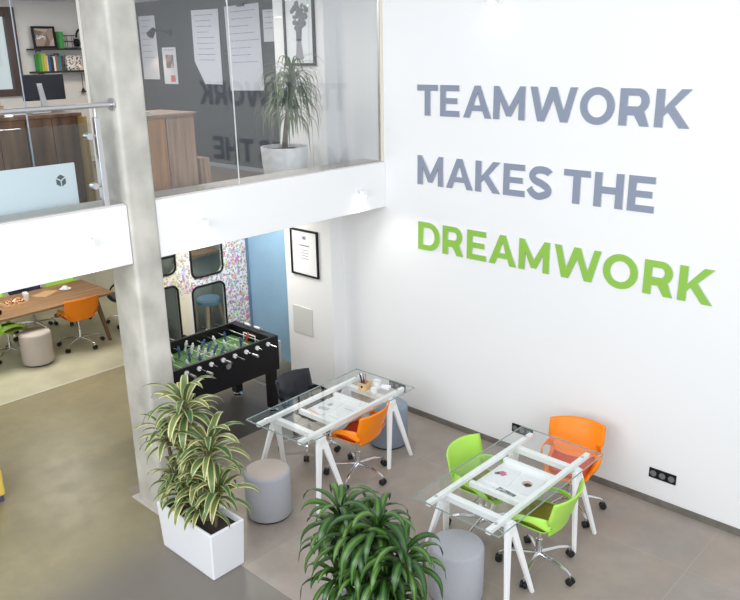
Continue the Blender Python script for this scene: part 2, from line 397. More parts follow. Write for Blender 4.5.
# ------------------------------------------------------------------ wall letters
def letter_splines(ch, w, h=.31):
    s = .073; b = .060
    R = lambda pts: [pts]
    if ch == 'T': return R([(0, h), (w, h), (w, h - b), (w / 2 + s / 2, h - b), (w / 2 + s / 2, 0), (w / 2 - s / 2, 0), (w / 2 - s / 2, h - b), (0, h - b)])
    if ch == 'E':
        m = h * .5; q = b * .48
        return R([(0, h), (w * .98, h), (w * .98, h - b), (s, h - b), (s, m + q), (w * .90, m + q), (w * .90, m - q), (s, m - q), (s, b), (w, b), (w, 0), (0, 0)])
    if ch == 'H':
        m = h * .5; q = b * .52
        return R([(0, 0), (0, h), (s, h), (s, m + q), (w - s, m + q), (w - s, h), (w, h), (w, 0), (w - s, 0), (w - s, m - q), (s, m - q), (s, 0)])
    if ch == 'A':
        c = w / 2; k = .036
        def xl(z): return (c - k) * z / h                      # outer left edge
        def xi(z): return xl(z) + .078                         # inner left edge
        z1 = .068; z2 = .122; top = .245
        return [[(0, 0), (c - k, h), (c + k, h), (w, 0), (w - .076, 0), (w - xi(z1) + .002, z1), (xi(z1) - .002, z1), (.076, 0)],
                [(xi(z2), z2), (w - xi(z2), z2), (c, top)]]
    if ch == 'M':
        c = w / 2
        return R([(0, 0), (0, h), (.062, h), (c, .115), (w - .062, h), (w, h), (w, 0), (w - .070, 0), (w - .070, .185), (c + .028, .03), (c - .028, .03), (.070, .185), (.070, 0)])
    if ch == 'W':
        a = w * .25; q = .036
        return R([(0, h), (.075, h), (a + .010, .095), (w / 2 - .034, h), (w / 2 + .034, h), (w - a - .010, .095), (w - .072, h), (w, h), (w - a + q, 0), (w - a - q - .002, 0), (w / 2, .205), (a + q + .002, 0), (a - q, 0)])
    if ch == 'K':
        return R([(0, 0), (0, h), (s, h), (s, .155), (w - .085, h), (w, h), (w * .50 + .015, .172), (w + .005, 0), (w - .083, 0), (w * .36, .128), (s, .090), (s, 0)])
    def arc(cx, cy, rx, ry, a0, a1, n=16): return [(cx + rx * math.cos(math.radians(a0 + (a1 - a0) * i / n)), cy + ry * math.sin(math.radians(a0 + (a1 - a0) * i / n))) for i in range(n + 1)]
    if ch == 'O':
        rx = w / 2; ry = h / 2 + .006
        return [arc(rx, h / 2, rx, ry, 0, 352, 44), arc(rx, h / 2, rx - .073, ry - .064, 0, 352, 44)]
    if ch == 'D':
        r = h / 2
        return [[(0, 0), (0, h)] + arc(w - r, r, r, r, 90, -90, 24), [(s, b), (s, h - b)] + arc(w - r, r, r - .074, r - b, 90, -90, 24)]
    if ch == 'R':
        r = .103; cz = h - r; wb = w * .965
        out = [(0, 0), (0, h)] + arc(wb - r, cz, r, r, 90, -52, 18) + [(w, 0), (w - .080, 0), (w * .50, .088), (s, .088), (s, 0)]
        hole = [(s, h - 2 * r + .060), (s, h - b)] + arc(wb - r, cz, r - .072, r - .0600, 90, -90, 14)
        return [out, hole]
    if ch == 'S':
        # centreline swept with constant width
        cx = w / 2; q = .033
        P = []
        pts = [(w - .030, h * .795), (w * .80, h * .86), (w * .56, h - q + .002), (w * .30, h * .86), (q + .012, h * .715), (w * .28, h * .575), (w * .56, h * .485), (w * .80, h * .37), (w - q - .004, h * .26), (w * .76, .052), (w * .46, q - .006), (w * .22, .050), (.016, .098)]
        # smooth with Catmull-Rom
        cr = []
        for i in range(len(pts) - 1):
            p0 = pts[max(i - 1, 0)]; p1 = pts[i]; p2 = pts[i + 1]; p3 = pts[min(i + 2, len(pts) - 1)]
            for k in range(5):
                t = k / 5
                cr.append(tuple(.5 * (2 * p1[j] + (p2[j] - p0[j]) * t + (2 * p0[j] - 5 * p1[j] + 4 * p2[j] - p3[j]) * t * t + (3 * p1[j] - p0[j] - 3 * p2[j] + p3[j]) * t ** 3) for j in (0, 1)))
        cr.append(pts[-1])
        Lp = []; Rp = []
        for i, p in enumerate(cr):
            a = cr[max(i - 1, 0)]; c = cr[min(i + 1, len(cr) - 1)]
            d = Vector((c[0] - a[0], c[1] - a[1])).normalized(); n = Vector((-d.y, d.x)) * .0345
            Lp.append((p[0] + n.x, p[1] + n.y)); Rp.append((p[0] - n.x, p[1] - n.y))
        return [Lp + Rp[::-1]]
def letter(ch, x0, x1, z, m, label, group):
    cu = bpy.data.curves.new('letter', 'CURVE'); cu.dimensions = '2D'; cu.fill_mode = 'BOTH'; cu.extrude = .007
    for pts in letter_splines(ch, x1 - x0):
        sp = cu.splines.new('POLY'); sp.points.add(len(pts) - 1)
        for p, q in zip(sp.points, pts): p.co = (q[0], q[1], 0, 1)
        sp.use_cyclic_u = True
    tmp = bpy.data.objects.new('tmp', cu); C.objects.link(tmp)
    bpy.context.view_layer.update()
    me = bpy.data.meshes.new_from_object(tmp.evaluated_get(bpy.context.evaluated_depsgraph_get()))
    bpy.data.objects.remove(tmp)
    me.materials.clear(); me.materials.append(m); me.materials.append(M['letter_side'])
    for p in me.polygons: p.material_index = 0 if abs(p.normal.z) > .5 else 1
    o = bpy.data.objects.new('wall_letter', me); C.objects.link(o)
    o.location = (x0 + .011, W - .0085, z); o.rotation_euler = (PI / 2, 0, 0)
    return tag(o, label, 'letter', group)
rows = [
 (3.467, M['text_grey'], 'slate grey', 'TEAMWORK', 'top line', [('T', -5.299, -5.027), ('E', -4.997, -4.753), ('A', -4.706, -4.37), ('M', -4.349, -3.995), ('W', -3.945, -3.463), ('O', -3.433, -3.104), ('R', -3.063, -2.791), ('K', -2.748, -2.456)]),
 (2.744, M['text_grey'], 'slate grey', 'MAKES', 'middle line', [('M', -5.293, -4.947), ('A', -4.908, -4.57), ('K', -4.540, -4.245), ('E', -4.206, -3.96), ('S', -3.928, -3.666)]),
 (2.744, M['text_grey'], 'slate grey', 'THE', 'middle line', [('T', -3.55, -3.282), ('H', -3.241, -2.964), ('E', -2.922, -2.679)]),
 (2.028, M['text_green'], 'lime green', 'DREAMWORK', 'bottom line', [('D', -5.282, -4.980), ('R', -4.945, -4.675), ('E', -4.625, -4.381), ('A', -4.349, -4.022), ('M', -3.994, -3.651), ('W', -3.602, -3.121), ('O', -3.099, -2.763), ('R', -2.712, -2.446), ('K', -2.402, -2.112)])]
ordn = ['first', 'second', 'third', 'fourth', 'fifth', 'sixth', 'seventh', 'eighth', 'ninth']
for z, m, cn, word, ln, L in rows:
    for i, (ch, a, b) in enumerate(L):
        letter(ch, a, b, z, m, f'{cn} cut-out letter {ch}, {ordn[i]} letter of the word {word} on the white wall', f'letters of the word {word}')

# sockets on the text wall
def socket(x0, z0, label, sx=.255, sz=.10):
    t = thing('wall_socket', label, 'socket', (x0, W, z0), 0, 'black triple wall sockets')
    box(0, -.012, 0, sx, 0, sz).build('frame', M['black'], t, bevel=.006)
    for k in range(3):
        c = sx * (k + .5) / 3
        MB().tube([(c, -.011, sz / 2), (c, -.0145, sz / 2)], .030, 20).build('socket_insert', mat('socket_face', (.16, .16, .17), .3) if k == 0 and not bpy.data.materials.get('socket_face') else bpy.data.materials['socket_face'], t)
socket(-2.475, .266, 'black triple wall socket low on the white wall at far right, in the open')
socket(-3.98, .225, 'black triple wall socket behind the table with green chairs')
socket(-5.725, .225, 'black triple wall socket behind the table with the pen box')

# wall spot lights on the beam and high on the text wall
def sconce(y, z, label):
    t = thing('wall_sconce', label, 'wall lamp', (XB, y, z), 0, 'small white sconces on the gallery beam')
    box(0, -.05, -.05, .012, .05, .05).build('back_plate', M['white'], t, bevel=.004)
    box(.012, -.018, -.018, .05, .018, .018).build('bracket', M['chrome'], t, bevel=.003)
    box(.045, -.035, -.03, .10, .035, .03).build('lamp_head', M['white'], t, bevel=.006)
    box(.052, -.028, -.034, .093, .028, -.030).build('lens', M['lampglow'], t)
    l = bpy.data.lights.new('sconce_light', 'SPOT'); l.energy = 9; l.spot_size = math.radians(130); l.spot_blend = .8; l.shadow_soft_size = .04; l.color = (1, .97, .92)
    lo = bpy.data.objects.new('sconce_light', l); C.objects.link(lo); lo.parent = t; lo.location = (.075, 0, -.05); lo.rotation_euler = (0, -.25, 0)
sconce(2.83, 2.70, 'small white wall lamp on the gallery beam left of the pillar')
sconce(3.92, 2.68, 'small white wall lamp on the gallery beam just right of the pillar')
sconce(5.99, 2.66, 'small white wall lamp on the gallery beam near the text wall')
t = thing('wall_spotlight', 'small lit spotlight high on the white wall above the word TEAMWORK', 'spotlight', (-4.31, W, 4.56))
MB().tube([(0, 0, 0), (0, -.02, 0)], .05, 20).build('rose', M['white'], t, smooth=True)
MB().tube([(0, -.02, 0), (0, -.12, -.02)], .01, 8).build('arm', M['white'], t, smooth=True)
MB().lathe([(.022, .05), (.035, .03), (.042, -.04), (.042, -.045)], 20, (0, -.14, 0)).build('lamp_head', M['white'], t, smooth=True)
MB().lathe([(.036, -.0465), (.036, -.050)], 20, (0, -.14, 0)).build('lens', M['lampglow'], t)

# ------------------------------------------------------------------ framed things on walls
def frame_y(name, label, cat, x0, x1, z0, z1, yw, bw=.022, mount=None, framemat=None):
    t = thing(name, label, cat, ((x0 + x1) / 2, yw, (z0 + z1) / 2))
    w = (x1 - x0) / 2; h = (z1 - z0) / 2
    f = MB().box(-w, -.025, -h, -w + bw, 0, h).box(w - bw, -.025, -h, w, 0, h).box(-w + bw, -.025, h - bw, w - bw, 0, h).box(-w + bw, -.025, -h, w - bw, 0, -h + bw)
    f.build('frame', framemat or M['black'], t)
    return t, w - bw, h - bw
t, w, h = frame_y('framed_certificate', 'black framed white certificate on the white wall beside the blue wall', 'certificate', -7.18, -6.685, 1.455, 2.045, 6.235)
box(-w, -.010, -h, w, -.004, h).build('sheet', M['paper'], t)
k = MB().box(-.03, -.0115, .17, .03, -.0105, .21).box(-.09, -.0115, .085, .09, -.0105, .10)
for i in range(4): k.box(-.06 - .01 * (i % 2), -.0115, .03 - i * .035, .06 + .01 * (i % 2), -.0105, .036 - i * .035)
k.build('printed_lines', M['ink'], t)
tag(box(-7.205, 6.226, .66, -6.845, 6.235, 1.025).build('access_panel', M['hatch'], bevel=.002), 'pale grey square access panel low on the white wall under the certificate', 'panel')
t, w, h = frame_y('framed_picture', 'black framed picture of an abstract bouquet on the gallery white wall', 'picture', -7.11, -6.60, 3.97, 4.83, 6.235, .03)
box(-w, -.008, -h, w, -.004, h).build('print', M['paper'], t)
random.seed(4)
fl = MB()
for i in range(60):
    a = random.random() * 2 * PI; r = random.random() ** .6 * .135; rr = .016 + random.random() * .026
    x = r * math.cos(a); z = .10 + r * math.sin(a) * 1.15
    n = 7; vs = [(x + rr * math.cos(2 * PI * k / n + a), -.0085 - i * .00003, z + rr * math.sin(2 * PI * k / n + a) * random.uniform(.6, 1)) for k in range(n)]
    fl.add(vs, [tuple(range(n))])
fl.build('printed_flowers', mat('print_grey', (.16, .16, .19), .6), t)
MB().add([(-.055, -.0086, .05), (.05, -.0086, .07), (.03, -.0086, -.16), (-.06, -.0086, -.16)], [(0, 1, 2, 3)]).build('printed_stem', mat('print_dark', (.10, .11, .15), .6), t)
MB().add([(-.05, -.0086, -.14), (.02, -.0086, -.14), (.06, -.0086, -.36), (-.08, -.0086, -.36)], [(0, 1, 2, 3)]).build('printed_skirt', mat('print_lilac', (.30, .27, .32), .6), t)
box(-w, -.013, -h, w, -.012, h).build('frame_glass', M['glass'], t)

# flip-chart sheets and posters on the dark wall
def sheet(x0, x1, z0, z1, label, ink, rows_, cat='poster', tilt=0, name='flipchart_sheet', m=None, group=None, y=6.5, seed=1, cut=False):
    t = thing(name, label, cat, ((x0 + x1) / 2, y, (z0 + z1) / 2), 0, group); t.rotation_euler = (0, tilt, 0)
    w = (x1 - x0) / 2; h = (z1 - z0) / 2
    if cut: vs = [(-w, h), (w, h), (w, -h), (-w * .3, -h), (-w, -h * .38)]
    else: vs = [(-w, h), (w, h), (w, -h), (-w, -h)]
    n = len(vs)
    MB().add([(a, -.010, b) for a, b in vs] + [(a, -.006, b) for a, b in vs], [tuple(range(n)), tuple(range(n, 2 * n))[::-1]] + [(i, (i + 1) % n, n + (i + 1) % n, n + i) for i in range(n)]).build('paper', m or M['greypaper'], t)
    rnd = random.Random(seed); k = MB()
    for i in range(rows_):
        zz = h * .86 - i * (h * 1.35) / rows_; xx = -w * .8 + rnd.random() * w * .2; end = w * (.2 + rnd.random() * .6)
        while xx < end:
            ww = rnd.uniform(.02, .09); k.box(xx, -.0115, zz - .005, min(xx + ww, w * .9), -.0102, zz + .005); xx += ww + .02
    k.build('handwriting', ink, t)['kind'] = 'stuff'
    return t
sheet(-9.30, -8.70, 3.73, 4.68, 'large grey-white flipchart sheet with cut lower corner, nearest the cabinet', M['ink'], 9, seed=3, cut=True, tilt=.01)
t = sheet(-8.55, -7.86, 3.66, 4.70, 'large flipchart sheet with blue handwriting under a black clip', M['blueink'], 8, seed=5, tilt=-.02)
box(-.07, -.03, .50, .07, -.006, .54).build('clip', M['black'], t, bevel=.005)
sheet(-7.80, -7.56, 4.25, 4.62, 'small grey sheet high beside the framed bouquet picture', M['ink'], 4, seed=8)
t = sheet(-10.62, -10.20, 3.78, 4.66, 'tall ruled sheet of paper on the dark wall right beside the pillar', M['ink'], 7, seed=9)
t = sheet(-10.08, -9.74, 3.72, 4.22, 'small poster with a brown portrait photo above red stamps', M['redink'], 1, name='small_poster', seed=11)
box(-.09, -.0125, -.03, .10, -.0102, .15).build('portrait_photo', M['poster'], t)
box(.0, -.0125, -.22, .11, -.0102, -.13).build('stamp', M['redink'], t)
# reading spot lamp on the dark wall
t = thing('wall_lamp', 'small black wall lamp shining on the dark gallery wall', 'lamp', (-9.85, 6.5, 4.42))
MB().tube([(0, 0, 0), (0, -.03, 0)], .04, 16).build('rose', M['black'], t, smooth=True)
MB().tube([(0, -.03, 0), (.02, -.18, .03), (-.08, -.22, .02)], .012, 8).build('arm', M['black'], t, smooth=True)
MB().tube([(-.06, -.22, .04), (-.16, -.22, -.03)], [.03, .055], 16).build('lamp_shade', M['black'], t, smooth=True)
MB().tube([(-.155, -.22, -.028), (-.165, -.22, -.034)], .045, 16).build('bulb', M['lampglow'], t)
l = bpy.data.lights.new('reading_light', 'SPOT'); l.energy = 12; l.spot_size = 1.9; l.color = (1, .75, .45); l.shadow_soft_size = .03
lo = bpy.data.objects.new('reading_light', l); C.objects.link(lo); lo.parent = t; lo.location = (-.17, -.20, -.05); lo.rotation_euler = (-.35, 0.25, 0)

# ------------------------------------------------------------------ gallery furniture
t = thing('wooden_cabinet', 'brown plank wood cabinet on the gallery right of the pillar', 'cabinet', (-6.5, 4.03, FZ))
box(-.27, -.26, 0, .27, .25, .965).build('body', M['cabwood'], t, bevel=.005)
box(.27, -.25, .02, .29, -.07, .94).build('door', M['cabdoor'], t, bevel=.004)
box(.27, -.06, .02, .29, .24, .94).build('door', M['cabwood'], t, bevel=.004)
box(-.29, -.28, .965, .31, .27, .985).build('top', M['cabwood'], t, bevel=.004)
tag(box(-6.65, 4.31, FZ, -6.22, 4.42, FZ + .55).build('wooden_stool_block', M['cabwood'], bevel=.006), 'low brown wooden block standing against the right side of the plank cabinet', 'block')
t = thing('laptop', 'thin white laptop lying closed on the brown plank cabinet', 'laptop', (-6.5, 3.80, FZ + .985), .1)
box(-.16, -.11, 0, .16, .11, .012).build('base', M['white'], t, bevel=.004)
box(-.16, -.11, .013, .16, .11, .02).build('lid', M['steel'], t, bevel=.003)

t = thing('wooden_counter', 'dark brown plank-fronted counter behind the gallery railing', 'counter', (-7.9, 3.04, FZ))
for k in range(9):
    box(.38, -1.6 + k * .26, 0, .405, -1.6 + k * .26 + .252, .93).build('front_plank', M['counterwood'], t)
box(-.40, -1.62, 0, .38, .74, .93).build('body', M['counterwood'], t)
box(-.42, -1.64, .93, .43, .78, .965).build('top', M['counterwood'], t, bevel=.005)
for k in range(3):
    box(.30 - k * .3, .742, 0, .555 - k * .3 - .01, .765, .93).build('end_plank', M['ochrewood'], t)

t = thing('monitor', 'large black desktop monitor seen from behind on the wooden counter', 'monitor', (-8.1, 3.76, FZ + .967), .12)
box(-.012, -.24, .10, .012, .24, .36).build('screen', M['blackgloss'], t, bevel=.008)
MB().hexa([(.012, -.055, .0), (.012, .015, .0), (.03, .015, .0), (.03, -.055, .0)], [(.012, -.085, .27), (.012, -.03, .27), (.03, -.03, .27), (.03, -.085, .27)]).build('stand', M['steel'], t, bevel=.003)
box(-.09, -.12, 0, .11, .09, .008).build('foot', M['steel'], t, bevel=.003)
t = thing('keyboard', 'pale keyboard lying beside the monitor foot on the counter', 'keyboard', (-7.75, 3.42, FZ + .967), .1)
box(-.06, -.0, 0, .06, .20, .012).build('case', M['white'], t, bevel=.003)
box(-.05, .01, .012, .05, .19, .016).build('keys', M['hatch'], t)
def cup(x, y, z, label, m, r=.04, h=.09, group=None, name='cup'):
    o = MB().lathe([(r * .7, 0), (r * .8, .004), (r, h), (r * .92, h), (r * .72, .008), (.0001, .008)], 20, cap=True).build(name, m, smooth=True)
    o.location = (x, y, z); return tag(o, label, 'cup', group)
cup(-7.62, 3.26, FZ + .967, 'white bowl on the counter left of the monitor stand', M['whitematte'], .07, .06, name='bowl')
for i, (x, y, hh, m, nm, lab) in enumerate([(-7.75, 2.92, .13, 'black', 'black_case', 'black case at the far left end of the counter'), (-7.68, 3.02, .10, 'white', 'paper_box', 'small white paper box between dark things on the counter'), (-7.7, 3.12, .15, 'kraft', 'pen_cup', 'brown pen cup on the counter beside the bowl')]):
    if nm == 'pen_cup':
        tt = thing(nm, lab, 'pen cup', (x, y, FZ + .967))
        MB().lathe([(.035, 0), (.04, hh * .6), (.036, hh * .6), (.032, .01), (.0001, .01)], 14).build('cup', M[m], tt, smooth=True)
        for k in range(3): MB().tube([(0, 0, .012), (.02 * math.cos(k * 2.1), .02 * math.sin(k * 2.1), hh)], .004, 6).build('pen', M['black'], tt)
    else:
        tt = thing(nm, lab, 'box', (x, y, FZ + .967), i * .3)
        box(-.05, -.04, 0, .05, .04, hh * .75).build('body', M[m], tt, bevel=.004)
        box(-.053, -.043, hh * .75, .053, .043, hh).build('lid', M[m], tt, bevel=.004)

# white board with a cube mark leaning behind the railing
t = thing('display_board', 'white display board with a dark cube mark leaning behind the railing glass', 'board', (-6.22, 3.06, 2.66))
box(-.02, -1.1, -.03, .0, 0, .61).build('panel', mat('white_board', (.90, .92, .97), .35), t, bevel=.003)
def hexcube(parent):
    c = (0, -.135, .475); r = .058; k = MB()
    P = [(c[1] + r * math.sin(math.radians(60 * i)) * .9, c[2] + r * math.cos(math.radians(60 * i))) for i in range(6)]
    o = (c[1], c[2])
    def quad(a, b, cc, d, sh=.80):
        m = (sum(p[0] for p in (a, b, cc, d)) / 4, sum(p[1] for p in (a, b, cc, d)) / 4)
        q = [(m[0] + (p[0] - m[0]) * sh, m[1] + (p[1] - m[1]) * sh) for p in (a, b, cc, d)]
        k.add([(.0015, *p) for p in q], [(0, 1, 2, 3)])
    quad(P[0], P[1], o, P[5]); quad(P[1], P[2], P[3], o); quad(P[5], o, P[3], P[4])
    k.build('cube_mark', mat('dark_print', (.10, .12, .13), .5), parent)
hexcube(t)
# hanging cable
c = MB().tube([(-6.9, 3.02, 4.85), (-6.9, 3.02, 3.0), (-6.9, 3.03, 2.70)], .006, 6).tube([(-6.9, 3.02, 3.75), (-6.9, 3.02, 3.0)], .0075, 6)
tag(c.build('hanging_cable', mat('pale_cable', (.35, .40, .48), .5)), 'thin pale cable hanging from the gallery ceiling in front of the monitor', 'cable')

# pot plant behind the partition
t = thing('potted_palm', 'drooping thin-leaved palm in a round white pot behind the gallery glass', 'plant', (-6.44, 5.56, FZ - .0))
MB().lathe([(.17, 0), (.205, .04), (.25, .38), (.257, .53), (.238, .53), (.23, .49), (.0001, .47)], 40).build('pot', M['whitematte'], t, smooth=True)
MB().lathe([(.229, .49), (.15, .505), (.0001, .51)], 30, cap=False).build('soil', M['soil'], t, smooth=True)
MB().tube([(0, 0, .48), (-.02, .06, .8), (.0, .15, 1.22)], [.035, .020, .014], 8).build('stem', M['cane'], t, smooth=True)

def leaves(mb, c, n, L, w, up, rnd, droop=1.0, seg=7, pitch=(.2, 1.3), fold=.12):
    for i in range(n):
        t_ = (i + .5) / n
        az = i * 2.39996 + rnd.uniform(-.35, .35)
        el = pitch[1] + (pitch[0] - pitch[1]) * t_ + rnd.uniform(-.22, .22)
        l = L * rnd.uniform(.65, 1.12); ww = w * rnd.uniform(.8, 1.15)
        h = Vector((math.cos(az), math.sin(az), 0)); side = Vector((-math.sin(az), math.cos(az), 0))
        p = Vector(c) + Vector((0, 0, -up * t_)) ; e = el
        vs = []; uv = []
        tw = rnd.uniform(-.35, .35)
        for s in range(seg + 1):
            q = s / seg
            wd = ww * (math.sin(PI * (q * .92 + .08)) ** .65 if q < 1 else 0) * .5 + .0008
            d = h * math.cos(e) + Vector((0, 0, math.sin(e))); nrm = d.cross(side).normalized()
            sd = (side * math.cos(tw * q) + nrm * math.sin(tw * q))
            vs += [p - sd * wd + nrm * wd * -fold * 2, p.copy(), p + sd * wd + nrm * wd * -fold * 2]
            uv += [(0, q), (.5, q), (1, q)]
            p = p + d * l / seg; e -= droop * (.25 + q * .55) * 3.0 / seg
            e = max(e, -1.5)
        fs = []
        for s in range(seg):
            a = s * 3; fs += [(a, a + 1, a + 4, a + 3), (a + 1, a + 2, a + 5, a + 4)]
        mb.add(vs, fs, uv)
rnd = random.Random(3)
for (cx, cy, cz) in ((.0, .15, 1.26), (.0, .13, 1.14), (-.02, .08, .98)):
    mb = MB(); leaves(mb, (cx, cy, cz), 85, .50, .017, .14, rnd, 2.1, 8, (-.1, 1.35), .1)
    mb.build('leaf_cluster', M['leaf_palm'], t, smooth=True)

# ------------------------------------------------------------------ shelves on the far gallery wall
def wall_shelf(z, label, y0=4.94, y1=6.0):
    t = thing('wall_shelf', label, 'shelf', (-11.0, (y0 + y1) / 2, z), 0, 'black shelves on the gallery end wall')
    w = (y1 - y0) / 2
    box(0, -w, -.02, .22, w, 0).build('board', M['shelfblack'], t)
    for s in (-.4, .4): MB().tube([(0, s, -.16), (0, s, -.03), (.16, s, -.03)], .006, 6).build('bracket', M['shelfblack'], t)
    return t
wall_shelf(4.23, 'upper black wall shelf carrying a framed photo above the books')
wall_shelf(3.93, 'lower black wall shelf holding the row of books')
t = thing('framed_photo', 'wide framed sepia photo standing on the upper black shelf', 'photo', (-10.9, 5.17, 4.231)); t.scale = (1, .82, 1); t.rotation_euler = (0, -.08, 0)
f = MB().box(0, -.20, 0, .02, -.16, .29).box(0, .16, 0, .02, .20, .29).box(0, -.16, .26, .02, .16, .29).box(0, -.16, 0, .02, .16, .03); f.build('frame', M['black'], t)
box(.004, -.16, .03, .012, .16, .26).build('print', M['poster'], t)
box(.012, -.13, .12, .014, .02, .17).build('printed_caption', M['pixel'], t)
tag(box(-10.95, 5.345, 4.231, -10.82, 5.41, 4.45).build('green_box', M['greendark'], bevel=.004), 'tall dark green box beside the framed photo on the upper shelf', 'box')
t = thing('wire_basket', 'low black wire basket on the upper shelf beside the green box', 'basket', (-10.88, 5.52, 4.231))
wb = MB()
for zz in (.006, .09, .17): wb.tube([(-.07, -.1, zz), (.07, -.1, zz), (.07, .1, zz), (-.07, .1, zz), (-.07, -.1, zz)], .004, 5)
for a in (-.1, 0, .1): wb.tube([(.07, a, 0.006), (.07, a, .17)], .003, 5).tube([(-.07, a, 0.006), (-.07, a, .17)], .003, 5)
wb.build('wire', M['shelfblack'], t)
t = thing('black_headphones', 'pair of black headphones hanging at the right end of the shelves', 'headphones', (-10.93, 5.745, 4.235))
MB().tube([(0, .09 * math.cos(a), .14 + .12 * math.sin(a)) for a in [PI * k / 12 for k in range(13)]], .014, 8).build('headband', M['black'], t, smooth=True)
for s in (-1, 1): MB().tube([(0, s * .09 - .02 * s, .07), (0, s * .09 + .025 * s, .07)], .055, 16).build('ear_cup', M['black'], t, smooth=True)
cols = [('green', (.05, .28, .05)), ('lime', (.30, .42, .06)), ('yellow', (.60, .42, .05)), ('cream', (.60, .56, .46)), ('navy', (.04, .08, .2)), ('black', (.02, .02, .02)), ('white', (.7, .7, .7)), ('brown', (.25, .13, .07)), ('slate', (.12, .15, .18)), ('teal', (.04, .18, .2)), ('charcoal', (.05, .05, .05))]
y = 5.02
rb = random.Random(5)
for i, (cn, cc) in enumerate(cols):
    th = rb.uniform(.018, .034); hh = rb.uniform(.18, .24)
    t = thing('book', f'{cn} book, {ordn[i] if i < 9 else ("tenth" if i == 9 else "last")} from the left on the lower black shelf', 'book', (-10.9, y + th / 2, 3.931), 0, 'books on the lower black shelf')
    mm = mat(f'cover_{cn}', cc, .6)
    MB().box(-.07, -th / 2, 0, .075, -th / 2 + .003, hh).box(-.07, th / 2 - .003, 0, .075, th / 2, hh).box(.072, -th / 2, 0, .076, th / 2, hh).build('cover', mm, t)
    box(-.066, -th / 2 + .003, .004, .072, th / 2 - .003, hh - .004).build('pages', M['paper'], t)
    y += th + .005
tag(box(-10.98, 5.40, 3.931, -10.80, 5.62, 4.135).build('patterned_box', M['pixel'], bevel=.01), 'black and white patterned storage box at the right end of the books', 'box')
t = thing('wired_lamp', 'small black clip lamp on a cord below the right end of the shelves', 'lamp', (-10.96, 5.68, 3.62))
MB().tube([(0, 0, .28), (0, 0, .05)], .004, 5).build('cord', M['black'], t)
MB().lathe([(.012, .06), (.03, .02), (.035, 0)], 12).build('lamp_head', M['black'], t, smooth=True)

# ------------------------------------------------------------------ phone booth with sticker covered face
t = thing('phone_booth', 'sticker covered booth with rounded black-edged windows left of the blue wall', 'booth', (-8.474, 4.85, 0))
Y1 = 1.655; H = 2.43
# panel with rounded holes built as a 2D curve
def rr(y0, z0, y1, z1, r, n=6):
    P = []
    for cy, cz, a in ((y1 - r, z1 - r, 0), (y0 + r, z1 - r, 90), (y0 + r, z0 + r, 180), (y1 - r, z0 + r, 270)):
        for k in range(n + 1):
            an = math.radians(a + 90 * k / n); P.append((cy + r * math.cos(an), cz + r * math.sin(an)))
    return P
holes = [(.74, 1.27, 1.245, 1.95), (.72, .28, 1.245, 1.14), (.22, 1.41, .50, 1.95), (.22, .28, .50, 1.24)]
cu = bpy.data.curves.new('c', 'CURVE'); cu.dimensions = '2D'; cu.fill_mode = 'BOTH'; cu.extrude = .025
for pts in [[(.17, 0), (Y1, 0), (Y1, H), (.17, H)]] + [rr(*h_, .09) for h_ in holes]:
    sp = cu.splines.new('POLY'); sp.points.add(len(pts) - 1)
    for p, q in zip(sp.points, pts): p.co = (q[0], q[1], 0, 1)
    sp.use_cyclic_u = True
tmp = bpy.data.objects.new('tmp', cu); C.objects.link(tmp); bpy.context.view_layer.update()
me = bpy.data.meshes.new_from_object(tmp.evaluated_get(bpy.context.evaluated_depsgraph_get())); bpy.data.objects.remove(tmp)
me.transform(Matrix(((0, 0, 1, -.025), (1, 0, 0, 0), (0, 1, 0, 0), (0, 0, 0, 1)))); me.materials.clear(); me.materials.append(M['sticker'])
pn = bpy.data.objects.new('front_panel', me); C.objects.link(pn); pn.parent = t
for h_ in holes:
    P = rr(*h_, .09); P2 = P + [P[0]]
    MB().tube([(.002, a, b) for a, b in P2], .016, 6, caps=False).build('window_gasket', M['black'], t, smooth=True)
    P = rr(*h_, .09); MB().add([(-.03, a, b) for a, b in P] + [(-.025, a, b) for a, b in P], [tuple(range(len(P))), tuple(range(len(P), 2 * len(P)))[::-1]]).build('window_pane', M['boothglass'], t)
MB().box(-.85, .17, 0, -.80, Y1, H).box(-.80, .17, 0, -.06, .20, H).box(-.80, Y1 - .05, 0, -.06, Y1, H).build('inner_walls', M['boothin'], t)
box(-.80, .20, 0, -.06, Y1 - .05, .03).build('booth_floor', M['greypad'], t)
box(-.80, .58, .03, -.06, 0.62, H).build('divider', M['boothin'], t)
box(-.79, .64, 1.40, -.50, 1.59, 1.43).build('shelf', M['tablewood'], t)
box(-.79, .21, .62, -.40, .57, .66).build('shelf', M['tablewood'], t)
for z in (1.62, 1.80): MB().box(-.02, .22, z, .0, .50, z + .025).build('window_bar', M['black'], t)
t = thing('bar_stool', 'blue topped bar stool with pale wooden legs inside the sticker booth', 'stool', (-8.86, 6.08, .03))
MB().lathe([(.14, .70), (.175, .71), (.18, .76), (.16, .785), (.0001, .79)], 28).build('seat', M['seatblue'], t, smooth=True)
for sx_ in (-1, 1):
    for sy in (-1, 1):
        MB().hexa([(sx_ * .2 - .018, sy * .2 - .018, 0), (sx_ * .2 + .018, sy * .2 - .018, 0), (sx_ * .2 + .018, sy * .2 + .018, 0), (sx_ * .2 - .018, sy * .2 + .018, 0)],
                  [(sx_ * .10 - .022, sy * .10 - .022, .71), (sx_ * .10 + .022, sy * .10 - .022, .71), (sx_ * .10 + .022, sy * .10 + .022, .71), (sx_ * .10 - .022, sy * .10 + .022, .71)]).build('leg', M['stoolwood'], t)
MB().tube([(.165, .165, .25), (-.165, .165, .25), (-.165, -.165, .25), (.165, -.165, .25), (.165, .165, .25)], .012, 6).build('foot_ring', M['stoolwood'], t)

